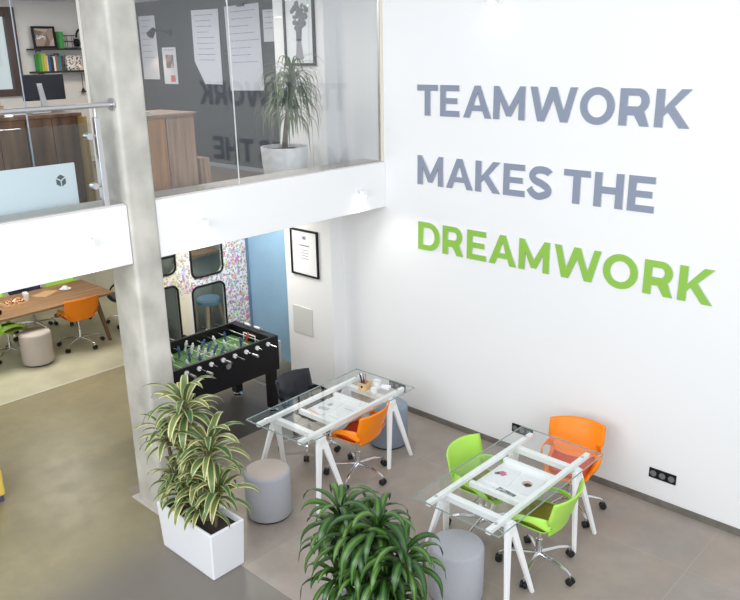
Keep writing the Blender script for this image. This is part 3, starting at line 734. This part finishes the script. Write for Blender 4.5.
# ------------------------------------------------------------------ table football
t = thing('football_table', 'black table football game with green pitch in front of the sticker booth', 'table football', (-7.02, 4.74, 0))
hw = .405; hl = .725
b = MB()
b.box(hw - .035, -hl, .53, hw, hl, .955).box(-hw, -hl, .53, -hw + .035, hl, .955).box(-hw + .035, -hl, .53, hw - .035, -hl + .10, .955).box(-hw + .035, hl - .10, .53, hw - .035, hl, .955)
b.box(-hw + .035, -hl + .1, .53, hw - .035, hl - .1, .57)
b.build('cabinet', M['black'], t, bevel=.006)
box(-hw + .036, -hl + .101, .80, hw - .036, hl - .101, .81).build('pitch', M['pitch'], t)
k = MB()
for (y0, y1) in ((-.003, .003),): k.box(-hw + .04, y0, .8105, hw - .04, y1, .812)
for s in (-1, 1):
    k.box(-.2, s * .40 - .003, .8105, .2, s * .40 + .003, .812).box(-.2, min(s * .40, s * .62), .8105, -.194, max(s * .40, s * .62), .812).box(.194, min(s * .40, s * .62), .8105, .2, max(s * .40, s * .62), .812)
n = 28
k.tube([(.1 * math.cos(2 * PI * i / n), .1 * math.sin(2 * PI * i / n), .811) for i in range(n + 1)], .003, 4, caps=False)
k.build('pitch_lines', M['white'], t)
for s in (-1, 1):
    g = MB().tube([(-.11, s * .615, .815), (-.11, s * .615, .90), (.11, s * .615, .90), (.11, s * .615, .815)], .008, 6)
    g.build('goal', M['white'], t)
# score counters on the end rail
MB().tube([(-.16, hl - .05, .99), (.16, hl - .05, .99)], .004, 6).box(-.17, hl - .06, .955, -.16, hl - .04, 1.0).box(.16, hl - .06, .955, .17, hl - .04, 1.0).build('score_rail', M['chrome'], t)
for i in range(10):
    xx = -.14 + i * .018 + (.09 if i > 4 else 0)
    MB().tube([(xx, hl - .05, .99), (xx + .014, hl - .05, .99)], .014, 10).build('score_bead', M['white'], t, smooth=True)
teams = [1, 2, 3, 3, 5, 5, 3, 3, 2, 1][0:0] or [(1, 0), (2, 0), (3, 1), (5, 0), (5, 1), (3, 0), (2, 1), (1, 1)]
PW = mat('player_white', (.8, .78, .76), .4); PBl = mat('player_blue', (.05, .08, .25), .4); PR = mat('player_red', (.55, .06, .04), .4)
for i, (n_, team) in enumerate(teams):
    y = -.56 + i * .16; off = [-.03, .05, .0, -.05, .06, .02, -.04, .03][i]
    rd = MB().tube([(-hw - .16 + off, y, .895), (hw + .13 + off, y, .895)], .0075, 8).build('rod', M['chrome'], t, smooth=True)
    MB().tube([(hw + .002, y, .895), (hw + .022, y, .895)], .026, 14).build('bearing', M['white'], rd, smooth=True)
    MB().tube([(-hw - .002, y, .895), (-hw - .022, y, .895)], .026, 14).build('bearing', M['white'], rd, smooth=True)
    side = 1 if team == 0 else -1
    xe = (hw + .13 + off) if side > 0 else (-hw - .16 + off)
    MB().tube([(xe - side * .02, y, .895), (xe + side * .07, y, .895)], [.015, .017], 10).build('handle', M['black'] if side < 0 else M['steel'], rd, smooth=True)
    a = (i * .9) % 1.2 - .6
    for q in range(n_):
        xq = off + (q - (n_ - 1) / 2) * (.62 / max(n_, 2)) * (1.0 if n_ > 1 else 0)
        mt = Matrix.Translation((xq, y, .895)) @ Matrix.Rotation(a, 4, 'X')
        p = MB().box(-.012, -.009, -.075, .012, .009, -.045, mt).box(-.009, -.007, -.045, .009, .007, -.01, mt).box(-.017, -.011, -.01, .017, .011, .028, mt)
        cc = mt @ Vector((0, 0, .042)); p.lathe([(.004, -.013), (.012, -.006), (.013, .004), (.006, .013)], 8, tuple(cc))
        p.build('player', (PW if team == 0 else (PR if i % 2 else PBl)), rd, bevel=.002)
for sx_ in (-1, 1):
    for sy in (-1, 1):
        cx = sx_ * (hw - .06); cy = sy * (hl - .09)
        lg = MB().box(cx - .05, cy - .05, .05, cx + .05, cy + .05, .53).build('leg', M['black'], t, bevel=.005)
        MB().lathe([(.062, 0), (.062, .014), (.03, .022), (.025, .05)], 20, (cx, cy, 0)).build('levelling_foot', M['chrome'], lg, smooth=True)
MB().tube([(-hw + .06, hl - .09, .30), (hw - .06, hl - .09, .30)], .012, 8).build('cross_brace', M['steel'], t, smooth=True)
box(hw - .03, hl, .62, hw + .0, hl + .035, .88).build('end_plate', M['steel'], t)
MB().tube([(hw, -.02, .80), (hw + .018, -.02, .80)], .035, 16).build('ball_outlet', M['chrome'], t, smooth=True)

# ------------------------------------------------------------------ swivel shell chairs
def make_chair(label, shell, pad, loc, rz, base_rot, group):
    t = thing('swivel_chair', label, 'chair', loc, rz, group)
    # seat pan
    def seat(u, v):
        x = -.20 + .43 * u; y = (v - .5) * 2
        w = .225 - .03 * (u ** 3)
        z = .445 + .045 * abs(y) ** 3 - .012 * math.cos(y * PI / 2) - .03 * max(0, u - .8) / .2 + .10 * max(0, .18 - u) ** 1.3 / .18
        return (x, y * w, z)
    MB().grid(seat, 16, 14).build('seat', shell, t, smooth=True, solid=.012, subd=1)
    def padf(u, v):
        x = -.15 + .34 * u; y = (v - .5) * 2
        return (x, y * (.185 - .03 * u * u), .468 + .028 * abs(y) ** 3 - .010 * math.cos(y * PI / 2) - .02 * max(0, u - .8) / .2)
    MB().grid(padf, 10, 10).build('seat_pad', pad, t, smooth=True, solid=.018)
    # backrest: wide curved top, waist, joins the seat rear
    def back(u, v):
        y = (v - .5) * 2
        z = .455 + .335 * u
        wd = .188 + .066 * min(1, max(0, (u - .15) / .35))
        wrap = .085 * (abs(y) ** 2.2) * (.4 + .6 * u)
        x = -.195 - .085 * u - .03 * u * u + wrap
        top = .012 * (1 - abs(y) ** 2) * max(0, u - .7) / .3
        return (x, y * wd, z + top)
    MB().grid(back, 16, 16).build('backrest', shell, t, smooth=True, solid=.012)
    for s in (-1, 1):
        path = [(-.190, .204, .555, .100), (-.14, .240, .585, .085), (-.06, .258, .597, .060), (.03, .264, .590, .050), (.10, .252, .560, .050), (.140, .228, .512, .055), (.140, .202, .466, .065)]
        cr = []
        for i in range(len(path) - 1):
            p0 = path[max(i - 1, 0)]; p1 = path[i]; p2 = path[i + 1]; p3 = path[min(i + 2, len(path) - 1)]
            for k in range(4):
                q = k / 4
                cr.append([.5 * (2 * p1[j] + (p2[j] - p0[j]) * q + (2 * p0[j] - 5 * p1[j] + 4 * p2[j] - p3[j]) * q * q + (3 * p1[j] - p0[j] - 3 * p2[j] + p3[j]) * q ** 3) for j in range(4)])
        cr.append(path[-1])
        vs = []
        for i, p in enumerate(cr):
            a = Vector(cr[max(i - 1, 0)][:3]); c = Vector(cr[min(i + 1, len(cr) - 1)][:3]); d = (c - a).normalized()
            up = Vector((0, -.35, 1)); up = (up - d * up.dot(d)); 
            if up.length < .3: up = Vector((1, 0, .2)) - d * d.x
            if i > len(cr) * .62:
                q = (i - len(cr) * .62) / (len(cr) * .38); up = up.normalized().lerp((Vector((1, 0, 0)) - d * d.x).normalized(), q)
            up.normalize()
            for k in (-1, 0, 1): vv = Vector(p[:3]) + up * (k * p[3] / 2); vs.append((vv.x, vv.y * s, vv.z))
        fs = [(i * 3 + k, i * 3 + k + 1, (i + 1) * 3 + k + 1, (i + 1) * 3 + k) for i in range(len(cr) - 1) for k in (0, 1)]
        MB().add(vs, fs).build('armrest', shell, t, smooth=True, solid=.012, subd=1)
    MB().lathe([(.028, .10), (.028, .26), (.016, .262), (.016, .40), (.06, .41), (.09, .425)], 20).build('gas_lift', M['chrome'], t, smooth=True)
    MB().box(-.09, -.075, .415, .10, .075, .432).tube([(.02, -.05, .415), (.03, -.22, .40)], .006, 6).build('mechanism', M['steel'], t)
    for k in range(5):
        a = base_rot - rz + k * 2 * PI / 5; ca, sa = math.cos(a), math.sin(a)
        P = lambda r, z: (r * ca, r * sa, z)
        sp = MB().tube([P(.02, .135), P(.20, .125), P(.285, .105), P(.315, .085), P(.318, .055)], [.018, .014, .012, .012, .010], 8).build('spoke', M['chrome'], t, smooth=True)
        d = Vector((-sa, ca, 0)) ; c0 = Vector(P(.322, .031))
        MB().tube([c0 - d * .026, c0 - d * .006], .031, 14).tube([c0 + d * .006, c0 + d * .026], .031, 14).tube([c0 - d * .006, c0 + d * .006], .014, 8).build('caster', M['rubber'], sp, smooth=True)
    return t
R = math.radians
make_chair('orange shell swivel chair with red seat pad at the table with the pen box', M['orange'], M['redpad'], (-4.87, 4.97, 0), R(188), R(4), 'swivel shell chairs')
make_chair('lime green shell swivel chair in front, its olive seat facing the table', M['green'], M['olivepad'], (-2.73, 4.90, 0), R(184), R(-7), 'swivel shell chairs')
make_chair('orange shell swivel chair against the text wall at the far end of the table', M['orange'], M['redpad'], (-2.97, 5.83, 0), R(-72), R(40), 'swivel shell chairs')
make_chair('lime green shell swivel chair on the far left side of the right table', M['green'], M['olivepad'], (-3.36, 5.01, 0), R(2), R(205), 'swivel shell chairs')
make_chair('black shell swivel chair between the football table and the glass table', M['blackgloss'], M['greypad'], (-5.67, 5.05, 0), R(3), R(-50), 'swivel shell chairs')
make_chair('orange shell swivel chair pushed up to the wooden meeting table', M['orange'], M['redpad'], (-10.56, 4.93, 0), R(177), R(10), 'swivel shell chairs')
make_chair('lime green shell swivel chair tucked under the meeting table beside the felt pouf', M['green'], M['olivepad'], (-10.95, 4.05, 0), R(95), R(20), 'swivel shell chairs').scale = (1, 1, .875)
make_chair('lime green shell swivel chair behind the meeting table beyond the sweets tray', M['green'], M['olivepad'], (-11.78, 4.20, 0), R(0), R(30), 'swivel shell chairs')
make_chair('dark navy shell swivel chair behind the meeting table beyond the brown paper', M['navy'], M['greypad'], (-11.78, 4.79, 0), R(0), R(10), 'swivel shell chairs')
make_chair('lime green shell swivel chair behind the meeting table beyond the white saucer', M['green'], M['olivepad'], (-11.80, 5.38, 0), R(0), R(50), 'swivel shell chairs')
make_chair('dark shell swivel chair at the far end of the meeting table beside the pillar', M['blackgloss'], M['greypad'], (-10.95, 5.95, 0), R(-90), R(15), 'swivel shell chairs')

# ------------------------------------------------------------------ trestle tables with glass tops
def trestle_table(loc, rz, label):
    t = thing('glass_table', label, 'table', loc, rz, 'white trestle tables with glass tops')
    box(-.405, -.80, .738, .405, .80, .748).build('glass_top', M['glass'], t, bevel=.002)
    MB().box(-.4085, -.8035, .7375, .4085, -.8003, .7485).box(-.4085, .8003, .7375, .4085, .8035, .7485).box(-.4085, -.8003, .7375, -.4053, .8003, .7485).box(.4053, -.8003, .7375, .4085, .8003, .7485).build('glass_edge', M['glassedge'], t)
    for s in (-1, 1):
        box(s * .283 - .022, -.765, .690, s * .283 + .022, .765, .732).build('rail', M['white'], t, bevel=.006)
        for y in (-.66, .66): MB().lathe([(.016, .7322), (.016, .7378)], 14, (s * .283, y, 0)).build('glass_pad', M['steel'], t)
    for y in (-.51, .53):
        tr = MB().box(-.335, y - .030, .635, .335, y + .030, .690).build('trestle_beam', M['white'], t, bevel=.006)
        for sx_ in (-1, 1):
            x = sx_ * .315
            MB().box(x - .022, y - .052, .555, x + .022, y + .052, .67).build('trestle_bracket', M['white'], tr, bevel=.005)
            for sy in (-1, 1):
                xt = sx_ * .318; xb_ = sx_ * .43; yt = y + sy * .030; yb = y + sy * .185
                w0, w1, d0, d1 = .034, .018, .015, .013
                MB().hexa([(xb_ - d1, yb - w1, 0), (xb_ + d1, yb - w1, 0), (xb_ + d1, yb + w1, 0), (xb_ - d1, yb + w1, 0)],
                          [(xt - d0, yt - w0, .62), (xt + d0, yt - w0, .62), (xt + d0, yt + w0, .62), (xt - d0, yt + w0, .62)]).build('leg', M['white'], tr, bevel=.003)
    # tray for papers hung between the rails
    for y in (-.225, .285):
        box(-.261, y - .022, .640, .261, y + .022, .690).build('cross_bar', M['white'], t, bevel=.005)
    tr = MB().box(-.255, -.203, .640, .255, .263, .650).build('tray', M['white'], t, bevel=.003)
    return t
T1 = (-5.125, 4.905); T2 = (-3.02, 4.91)
trestle_table((*T1, 0), .035, 'white trestle table with glass top carrying the wooden pen box')
trestle_table((*T2, 0), 0, 'white trestle table with glass top between the two lime green chairs')

def flat(name, label, cat, loc, rz, w, l, h, m, pr=None):
    t = thing(name, label, cat, loc, rz)
    box(-w / 2, -l / 2, 0, w / 2, l / 2, h).build('pages', m, t)
    if pr:
        for (nm, mm, pts) in pr: MB().add([(x, y, h + .0008) for x, y in pts], [tuple(range(len(pts)))]).build(nm, mm, t)
    return t
def disc(cx, cy, r, n=18, wob=0, seed=0):
    q = random.Random(seed); return [(cx + r * (1 + q.uniform(-wob, wob)) * math.cos(2 * PI * i / n), cy + r * (1 + q.uniform(-wob, wob)) * math.sin(2 * PI * i / n)) for i in range(n)]
z = .651
flat('open_magazine', 'white magazine page with a pink flower print under the right glass table', 'magazine', (T2[0] - .13, T2[1] + .06, z), .12, .21, .29, .006, M['paper'], [('pink_print', M['pink'], disc(-.02, .03, .04, 14, .3, 2)), ('dark_print', M['ink'], disc(-.055, .01, .022, 12, .3, 3))])
flat('magazine', 'white magazine with a round blue and orange picture under the right glass table', 'magazine', (T2[0] + .10, T2[1] + .07, z + .001), .08, .21, .29, .006, M['paper'], [('orange_print', mat('orange_print', (.6, .32, .2), .6), disc(.0, .01, .045, 18)), ('blue_print', mat('blue_print', (.22, .28, .42), .6), disc(.012, -.01, .03, 12, .25, 5))])
flat('leaflet', 'leaflet with a dark grey photo at the front edge of the right table tray', 'leaflet', (T2[0] + .03, T2[1] - .155, z), -.1, .17, .09, .004, M['photo'])
flat('booklet', 'thin black-edged booklet at the front left of the right table tray', 'booklet', (T2[0] - .16, T2[1] - .165, z), -.05, .16, .06, .012, M['paper'], [('black_edge', M['black'], [(-.08, -.03), (.08, -.03), (.08, -.018), (-.08, -.018)])])
ca, sa = math.cos(.035), math.sin(.035)
def onT1(x, y): return (T1[0] + ca * x - sa * y, T1[1] + sa * x + ca * y)
flat('paper_sheet', 'white printed sheet with grey figures under the left glass table', 'paper', (*onT1(-.13, .05), z), .2, .21, .29, .004, M['paper'], [('grey_print', mat('grey_print', (.35, .37, .42), .7), disc(.0, .04, .035, 10, .4, 7)), ('text_block', M['greypaper'], [(-.07, -.1), (.06, -.1), (.06, -.04), (-.07, -.04)])])
flat('catalogue', 'white catalogue with an orange strip in the tray of the left glass table', 'catalogue', (*onT1(-.13, -.12), z + .0045), -.15, .20, .10, .006, M['paper'], [('orange_strip', mat('salmon', (.75, .32, .18), .6), [(-.09, -.045), (.09, -.045), (.09, -.02), (-.09, -.02)])])
flat('notepad', 'plain white notepad on the right half of the left table tray', 'notepad', (*onT1(.12, .04), z), .05, .21, .29, .012, M['paper'], [('faint_text', M['greypaper'], [(-.07, .06), (.07, .06), (.07, .075), (-.07, .075)])])
zt = .7485
t = thing('pen_box', 'small pale wooden box full of pens on the left glass table', 'pen box', (*onT1(.03, .44), zt), .1)
MB().box(-.05, -.05, 0, .05, -.042, .085).box(-.05, .042, 0, .05, .05, .085).box(-.05, -.042, 0, -.042, .042, .085).box(.042, -.042, 0, .05, .042, .085).box(-.042, -.042, 0, .042, .042, .008).build('box', M['boxwood'], t, bevel=.002)
MB().tube([(-.0, -.051, .045), (0, -.0495, .045)], .014, 14).build('round_hole', M['black'], t)
for i, (dx, dy, m_) in enumerate(((-.03, .0, 'black'), (-.02, .02, 'navy'), (-.01, -.02, 'black'), (.01, .01, 'pink'), (-.025, -.015, 'purple'))):
    MB().tube([(dx * .6, dy * .6, .009), (dx * 1.6 - .01, dy * 1.5, .15 + .008 * i)], .005, 6).build('pen', M[m_], t)
cup(*onT1(.12, .53), zt, 'white mug behind the pen box on the left glass table', M['whitematte'], .042, .095)
cup(*onT1(.175, .42), zt, 'white cup standing between the pen box and the orange chair', M['whitematte'], .036, .06)
t = thing('paper_stack', 'small stack of white cards beside the white mug on glass', 'cards', (*onT1(.18, .60), zt), .2)
for k in range(4): box(-.05, -.035, k * .006, .05, .035, k * .006 + .005).build('card', M['paper'], t, rot=(0, 0, k * .06))

# poufs
def pouf(x, y, label, r=.213, h=.465, m=None, top=None):
    t = thing('round_pouf', label, 'pouf', (x, y, 0), 0, 'round felt poufs')
    MB().lathe([(r - .02, 0), (r - .012, .02)], 40).build('base_ring', M['black'], t, smooth=True)
    MB().lathe([(r - .006, .02), (r, .03), (r, h - .03), (r - .008, h - .010), (r - .025, h - .001)], 48).build('body', m or M['pouf'], t, smooth=True, auto=60)
    MB().lathe([(r - .022, h - .004), (r - .03, h + .002), (.0001, h + .004)], 48, cap=False).build('seat', top or M['pouf'], t, smooth=True)
    return t
pouf(-5.02, 3.925, 'round pouf with blush pink top and grey sides right of the white planter', top=M['poufwarm'])
pouf(-5.10, 5.70, 'blue-grey round pouf behind the orange chair at the left glass table', m=M['poufblue'], top=M['poufblue'])
pouf(-3.03, 4.17, 'grey round pouf in the foreground under the right glass table')
pouf(-10.39, 4.20, 'cream felt round pouf in front of the wooden meeting table', m=M['poufwarm'], top=M['poufwarm'])

# ------------------------------------------------------------------ big planters
def planter(x0, x1, y0, y1, label, rosettes, canes, leafmat, L, w, n, seed, droop, name='planted_trough', hgt=.44, pitch=(.2, 1.3)):
    cx, cy = (x0 + x1) / 2, (y0 + y1) / 2; a = (x1 - x0) / 2; b_ = (y1 - y0) / 2
    t = thing(name, label, 'plant', (cx, cy, 0))
    k = .93
    o = MB()
    def ring(sx_, sy, z): return [(-a * sx_, -b_ * sy, z), (a * sx_, -b_ * sy, z), (a * sx_, b_ * sy, z), (-a * sx_, b_ * sy, z)]
    q = .028
    vs = ring(k, k, 0) + ring(1, 1, hgt) + ring(1 - q / a, 1 - q / b_, hgt) + ring(1 - q / a - .01, 1 - q / b_ - .01, hgt - .07)
    fs = [(3, 2, 1, 0)] + [(i * 4 + j, i * 4 + (j + 1) % 4, (i + 1) * 4 + (j + 1) % 4, (i + 1) * 4 + j) for i in range(3) for j in range(4)] + [(12, 13, 14, 15)]
    o.add(vs, fs); o.build('planter', M['planter'], t, bevel=.012)
    box(-a + .036, -b_ + .036, hgt - .068, a - .036, b_ - .036, hgt - .045).build('soil', M['soil'], t)
    rn = random.Random(seed)
    for (bx, by, pts, r0) in canes:
        MB().tube([(bx - cx, by - cy, hgt - .06)] + [(p[0] - cx, p[1] - cy, p[2]) for p in pts], r0, 8).build('cane', M['cane'], t, smooth=True)
    for (x, y, z, s) in rosettes:
        mb = MB(); leaves(mb, (x - cx, y - cy, z), int(n * (.8 + .4 * s - .2)), L * s, w * s, .10 * s, rn, droop, 9, pitch)
        mb.build('leaf_cluster', leafmat, t, smooth=True)
    return t
ros1 = [(-5.02, 3.13, 1.42, 1.15), (-5.30, 3.10, 1.05, .95), (-4.74, 3.14, 1.12, 1.15), (-5.16, 3.16, 1.20, .8), (-4.62, 3.12, .80, 1.0), (-5.20, 3.10, .70, .85), (-4.92, 3.13, .78, 1.0), (-5.05, 3.15, .98, .9), (-4.98, 3.04, .66, .95), (-4.80, 3.05, .62, .9), (-5.30, 3.14, .60, .75)]
c1 = [(-5.05, 3.15, [(-5.04, 3.15, .9), (-5.02, 3.13, 1.42)], .022), (-5.2, 3.1, [(-5.24, 3.1, .7), (-5.30, 3.10, 1.05)], .016), (-4.85, 3.13, [(-4.82, 3.13, .8), (-4.74, 3.14, 1.12)], .018),
      (-4.72, 3.12, [(-4.62, 3.12, .80)], .014), (-5.16, 3.14, [(-5.20, 3.10, .70)], .014), (-4.93, 3.15, [(-4.92, 3.13, .78)], .014), (-5.1, 3.15, [(-5.16, 3.16, 1.20)], .015)]
planter(-5.36, -4.57, 2.965, 3.305, 'white trough planter with yellow-green variegated leaves beside the concrete pillar', ros1, c1, M['leaf_lime'], .36, .056, 26, 11, 1.5, pitch=(.2, 1.4))
ros2 = [(-3.30, 3.20, 1.09, 1.0), (-2.98, 3.22, 1.12, 1.0), (-2.74, 3.20, 1.02, .95), (-3.34, 3.20, .85, .9), (-3.12, 3.14, .95, 1.0), (-2.86, 3.16, .85, 1.0), (-3.14, 3.26, 1.02, .9), (-3.24, 3.1, .68, .9), (-2.80, 3.15, .72, .9), (-3.0, 3.12, .68, .9)]
c2 = [(-3.25, 3.2, [(-3.28, 3.2, .8), (-3.30, 3.2, 1.09)], .018), (-3.0, 3.22, [(-2.98, 3.22, .8), (-2.96, 3.22, 1.09)], .018), (-2.8, 3.2, [(-2.70, 3.2, 1.0)], .016), (-3.3, 3.15, [(-3.40, 3.2, .85)], .016), (-3.1, 3.15, [(-3.12, 3.14, .88)], .016), (-2.88, 3.15, [(-2.84, 3.16, .80)], .016)]
planter(-3.36, -2.72, 2.98, 3.30, 'dark green strap-leaved plant in a white trough in the foreground', ros2, c2, M['leaf_dark'], .47, .054, 24, 23, 2.15, pitch=(.45, 1.45))

# ------------------------------------------------------------------ meeting table
t = thing('meeting_table', 'long walnut meeting table under the gallery left of the pillar', 'table', (-10.93, 3.95, 0), -.0)
box(-.52, -1.45, .705, .52, 1.53, .74).build('tabletop', M['tablewood'], t, bevel=.004)
for sx_ in (-1, 1):
    for sy, yy in ((-1, -1.2), (1, 1.30)):
        x0 = sx_ * .33; x1 = sx_ * .50
        MB().hexa([(x1 - .02, yy + sy * .08 - .02, 0), (x1 + .02, yy + sy * .08 - .02, 0), (x1 + .02, yy + sy * .08 + .02, 0), (x1 - .02, yy + sy * .08 + .02, 0)],
                  [(x0 - .035, yy - .03, .705), (x0 + .035, yy - .03, .705), (x0 + .035, yy + .03, .705), (x0 - .035, yy + .03, .705)]).build('leg', M['legwood'], t)
box(-.36, -1.2, .65, .36, -1.15, .705).build('apron', M['legwood'], t); box(-.36, 1.25, .65, .36, 1.30, .705).build('apron', M['legwood'], t)
zt = .741
t = thing('sweets_tray', 'small wooden tray heaped with wrapped sweets on the meeting table', 'tray', (-10.95, 4.20, zt), .1)
MB().box(-.13, -.15, 0, .13, .15, .01).box(-.13, -.15, .01, -.12, .15, .045).box(.12, -.15, .01, .13, .15, .045).box(-.12, -.15, .01, .12, -.14, .045).box(-.12, .14, .01, .12, .15, .045).build('tray', M['boxwood'], t)
rs = random.Random(9); mb = MB()
for i in range(90):
    x, y = rs.uniform(-.10, .10), rs.uniform(-.12, .12); zz = .022 + rs.random() * .045 * (1 - (x / .12) ** 2)
    mb.lathe([(.003, -.018), (.017, -.008), (.018, .008), (.003, .018)], 7, (x, y, zz + .008))
o = mb.build('sweets', M['sweets'], t, smooth=True); o['kind'] = 'stuff'
cup(-11.05, 4.43, zt, 'white cup on the meeting table right of the sweets tray', M['whitematte'], .045, .09)
cup(-11.20, 4.48, zt, 'white cup on the meeting table closer to the brown paper', M['whitematte'], .040, .07)
t = thing('paper_bag', 'flat brown paper bag lying on the meeting table', 'paper bag', (-11.10, 4.74, zt), .5)
MB().hexa([(-.13, -.16, 0), (.13, -.13, 0), (.12, .15, 0), (-.11, .17, 0)], [(-.12, -.15, .012), (.12, -.12, .018), (.11, .14, .02), (-.10, .16, .010)]).build('bag', M['kraft'], t)
MB().hexa([(-.12, .12, .012), (.115, .10, .02), (.11, .14, .021), (-.10, .16, .012)], [(-.12, .12, .018), (.115, .10, .026), (.11, .14, .024), (-.10, .16, .015)]).build('folded_edge', M['kraft'], t)
t = thing('saucer_with_napkin', 'white saucer with crumpled white napkin on the meeting table', 'saucer', (-11.10, 5.05, zt))
MB().lathe([(.04, 0), (.085, .012), (.084, .015), (.035, .005), (.0001, .005)], 24).build('saucer', M['whitematte'], t, smooth=True)
rn = random.Random(2)
mb = MB().lathe([(.045, .014), (.05, .03), (.035, .05), (.012, .06)], 9)
mb.v = [(x + rn.uniform(-.01, .01), y + rn.uniform(-.01, .01), z_ + rn.uniform(-.006, .008)) for x, y, z_ in mb.v]
mb.build('napkin', M['paper'], t)
cup(-10.66, 3.87, zt, 'dark cup at the near edge of the meeting table on the left', M['black'], .045, .05)

# yellow ottoman just entering the picture at far left
t = thing('yellow_ottoman', 'yellow upholstered ottoman with dark purple base at the left edge', 'ottoman', (-7.36, 2.115, 0), 0)
box(-.25, -.27, .06, .25, .25, .34).build('cushion', M['yellow'], t, bevel=.03)
box(-.23, -.25, .0, .23, .23, .06).build('plinth', M['purple'], t, bevel=.005)

# ------------------------------------------------------------------ light
wd = bpy.data.worlds.new('World'); S.world = wd; wd.use_nodes = True
nt = wd.node_tree; bg = nt.nodes['Background']
bg.inputs['Color'].default_value = (.93, .965, 1, 1); bg.inputs['Strength'].default_value = .62
def area(name, loc, tgt, sx_, sy, e, col=(1, 1, 1), spread=180):
    l = bpy.data.lights.new(name, 'AREA'); l.shape = 'RECTANGLE'; l.size = sx_; l.size_y = sy; l.energy = e; l.color = col; l.spread = math.radians(spread)
    o = bpy.data.objects.new(name, l); C.objects.link(o); o.location = loc
    l.specular_factor = .35 if 'ceiling' in name or 'under' in name else 1
    o.rotation_euler = (Vector(tgt) - Vector(loc)).to_track_quat('-Z', 'Y').to_euler(); return o
area('assumed_daylight', (-2.8, -2.4, 4.3), (-6.0, 6.4, .8), 6.0, 3.4, 290, (.90, .945, 1))  # bare area light for assumed daylight; no window is built there
area('assumed_daylight_side', (2.4, .4, 3.8), (-6.2, 3.6, 2.6), 3.5, 3.0, 175, (.90, .94, 1))  # assumed side daylight, added to brighten the pillar; no window stands there
area('gallery_window_light', (-10.85, 4.2, 4.2), (-7, 4.2, 3.6), .9, .9, 25, (.9, .95, 1))
for (x, y) in ((-9.3, 1.6), (-9.2, 5.0), (-7.2, 4.9)):
    area('gallery_ceiling_fill', (x, y, 4.83), (x, y, 0), .9, .9, 24, (1, .96, .9))  # unseen fill lights, added to brighten the gallery room
for (x, y, e) in ((-8.85, 5.95, 5), (-8.85, 5.25, 3), (-10.6, 4.4, 34), (-10.9, 2.2, 30), (-7.7, 5.6, 30)):
    area('under_gallery_fill', (x, y, 2.42), (x, y, 0), .8 if e > 6 else .4, .8 if e > 6 else .4, e, (1, .96, .88))  # unseen fill; the first pair is added to brighten the booth inside

# ------------------------------------------------------------------ camera
f = 771.0645
Rm = [[0.733239836623636, 0.6797544537621487, -0.01712380152496152], [0.19572603423382082, -0.23510986771628625, -0.9520581230290152], [-0.6511917240807383, 0.694735368822513, -0.30543756448053694]]
cam = bpy.data.cameras.new('camera'); co = bpy.data.objects.new('camera', cam); C.objects.link(co)
r, d, w_ = (Vector(v) for v in Rm)
m4 = Matrix((( r.x, -d.x, -w_.x, 0), (r.y, -d.y, -w_.y, 0), (r.z, -d.z, -w_.z, 4.1), (0, 0, 0, 1)))
co.matrix_world = m4
cam.sensor_width = 36; cam.sensor_fit = 'HORIZONTAL'; cam.lens = f / 740 * 36; cam.clip_start = .05; cam.clip_end = 100
S.camera = co
S.view_settings.view_transform = 'Standard'; S.view_settings.look = 'None'; S.view_settings.gamma = 1; S.view_settings.exposure = .35
S.view_settings.use_curve_mapping = False
S.cycles.max_bounces = 10; S.cycles.transparent_max_bounces = 16; S.cycles.diffuse_bounces = 5
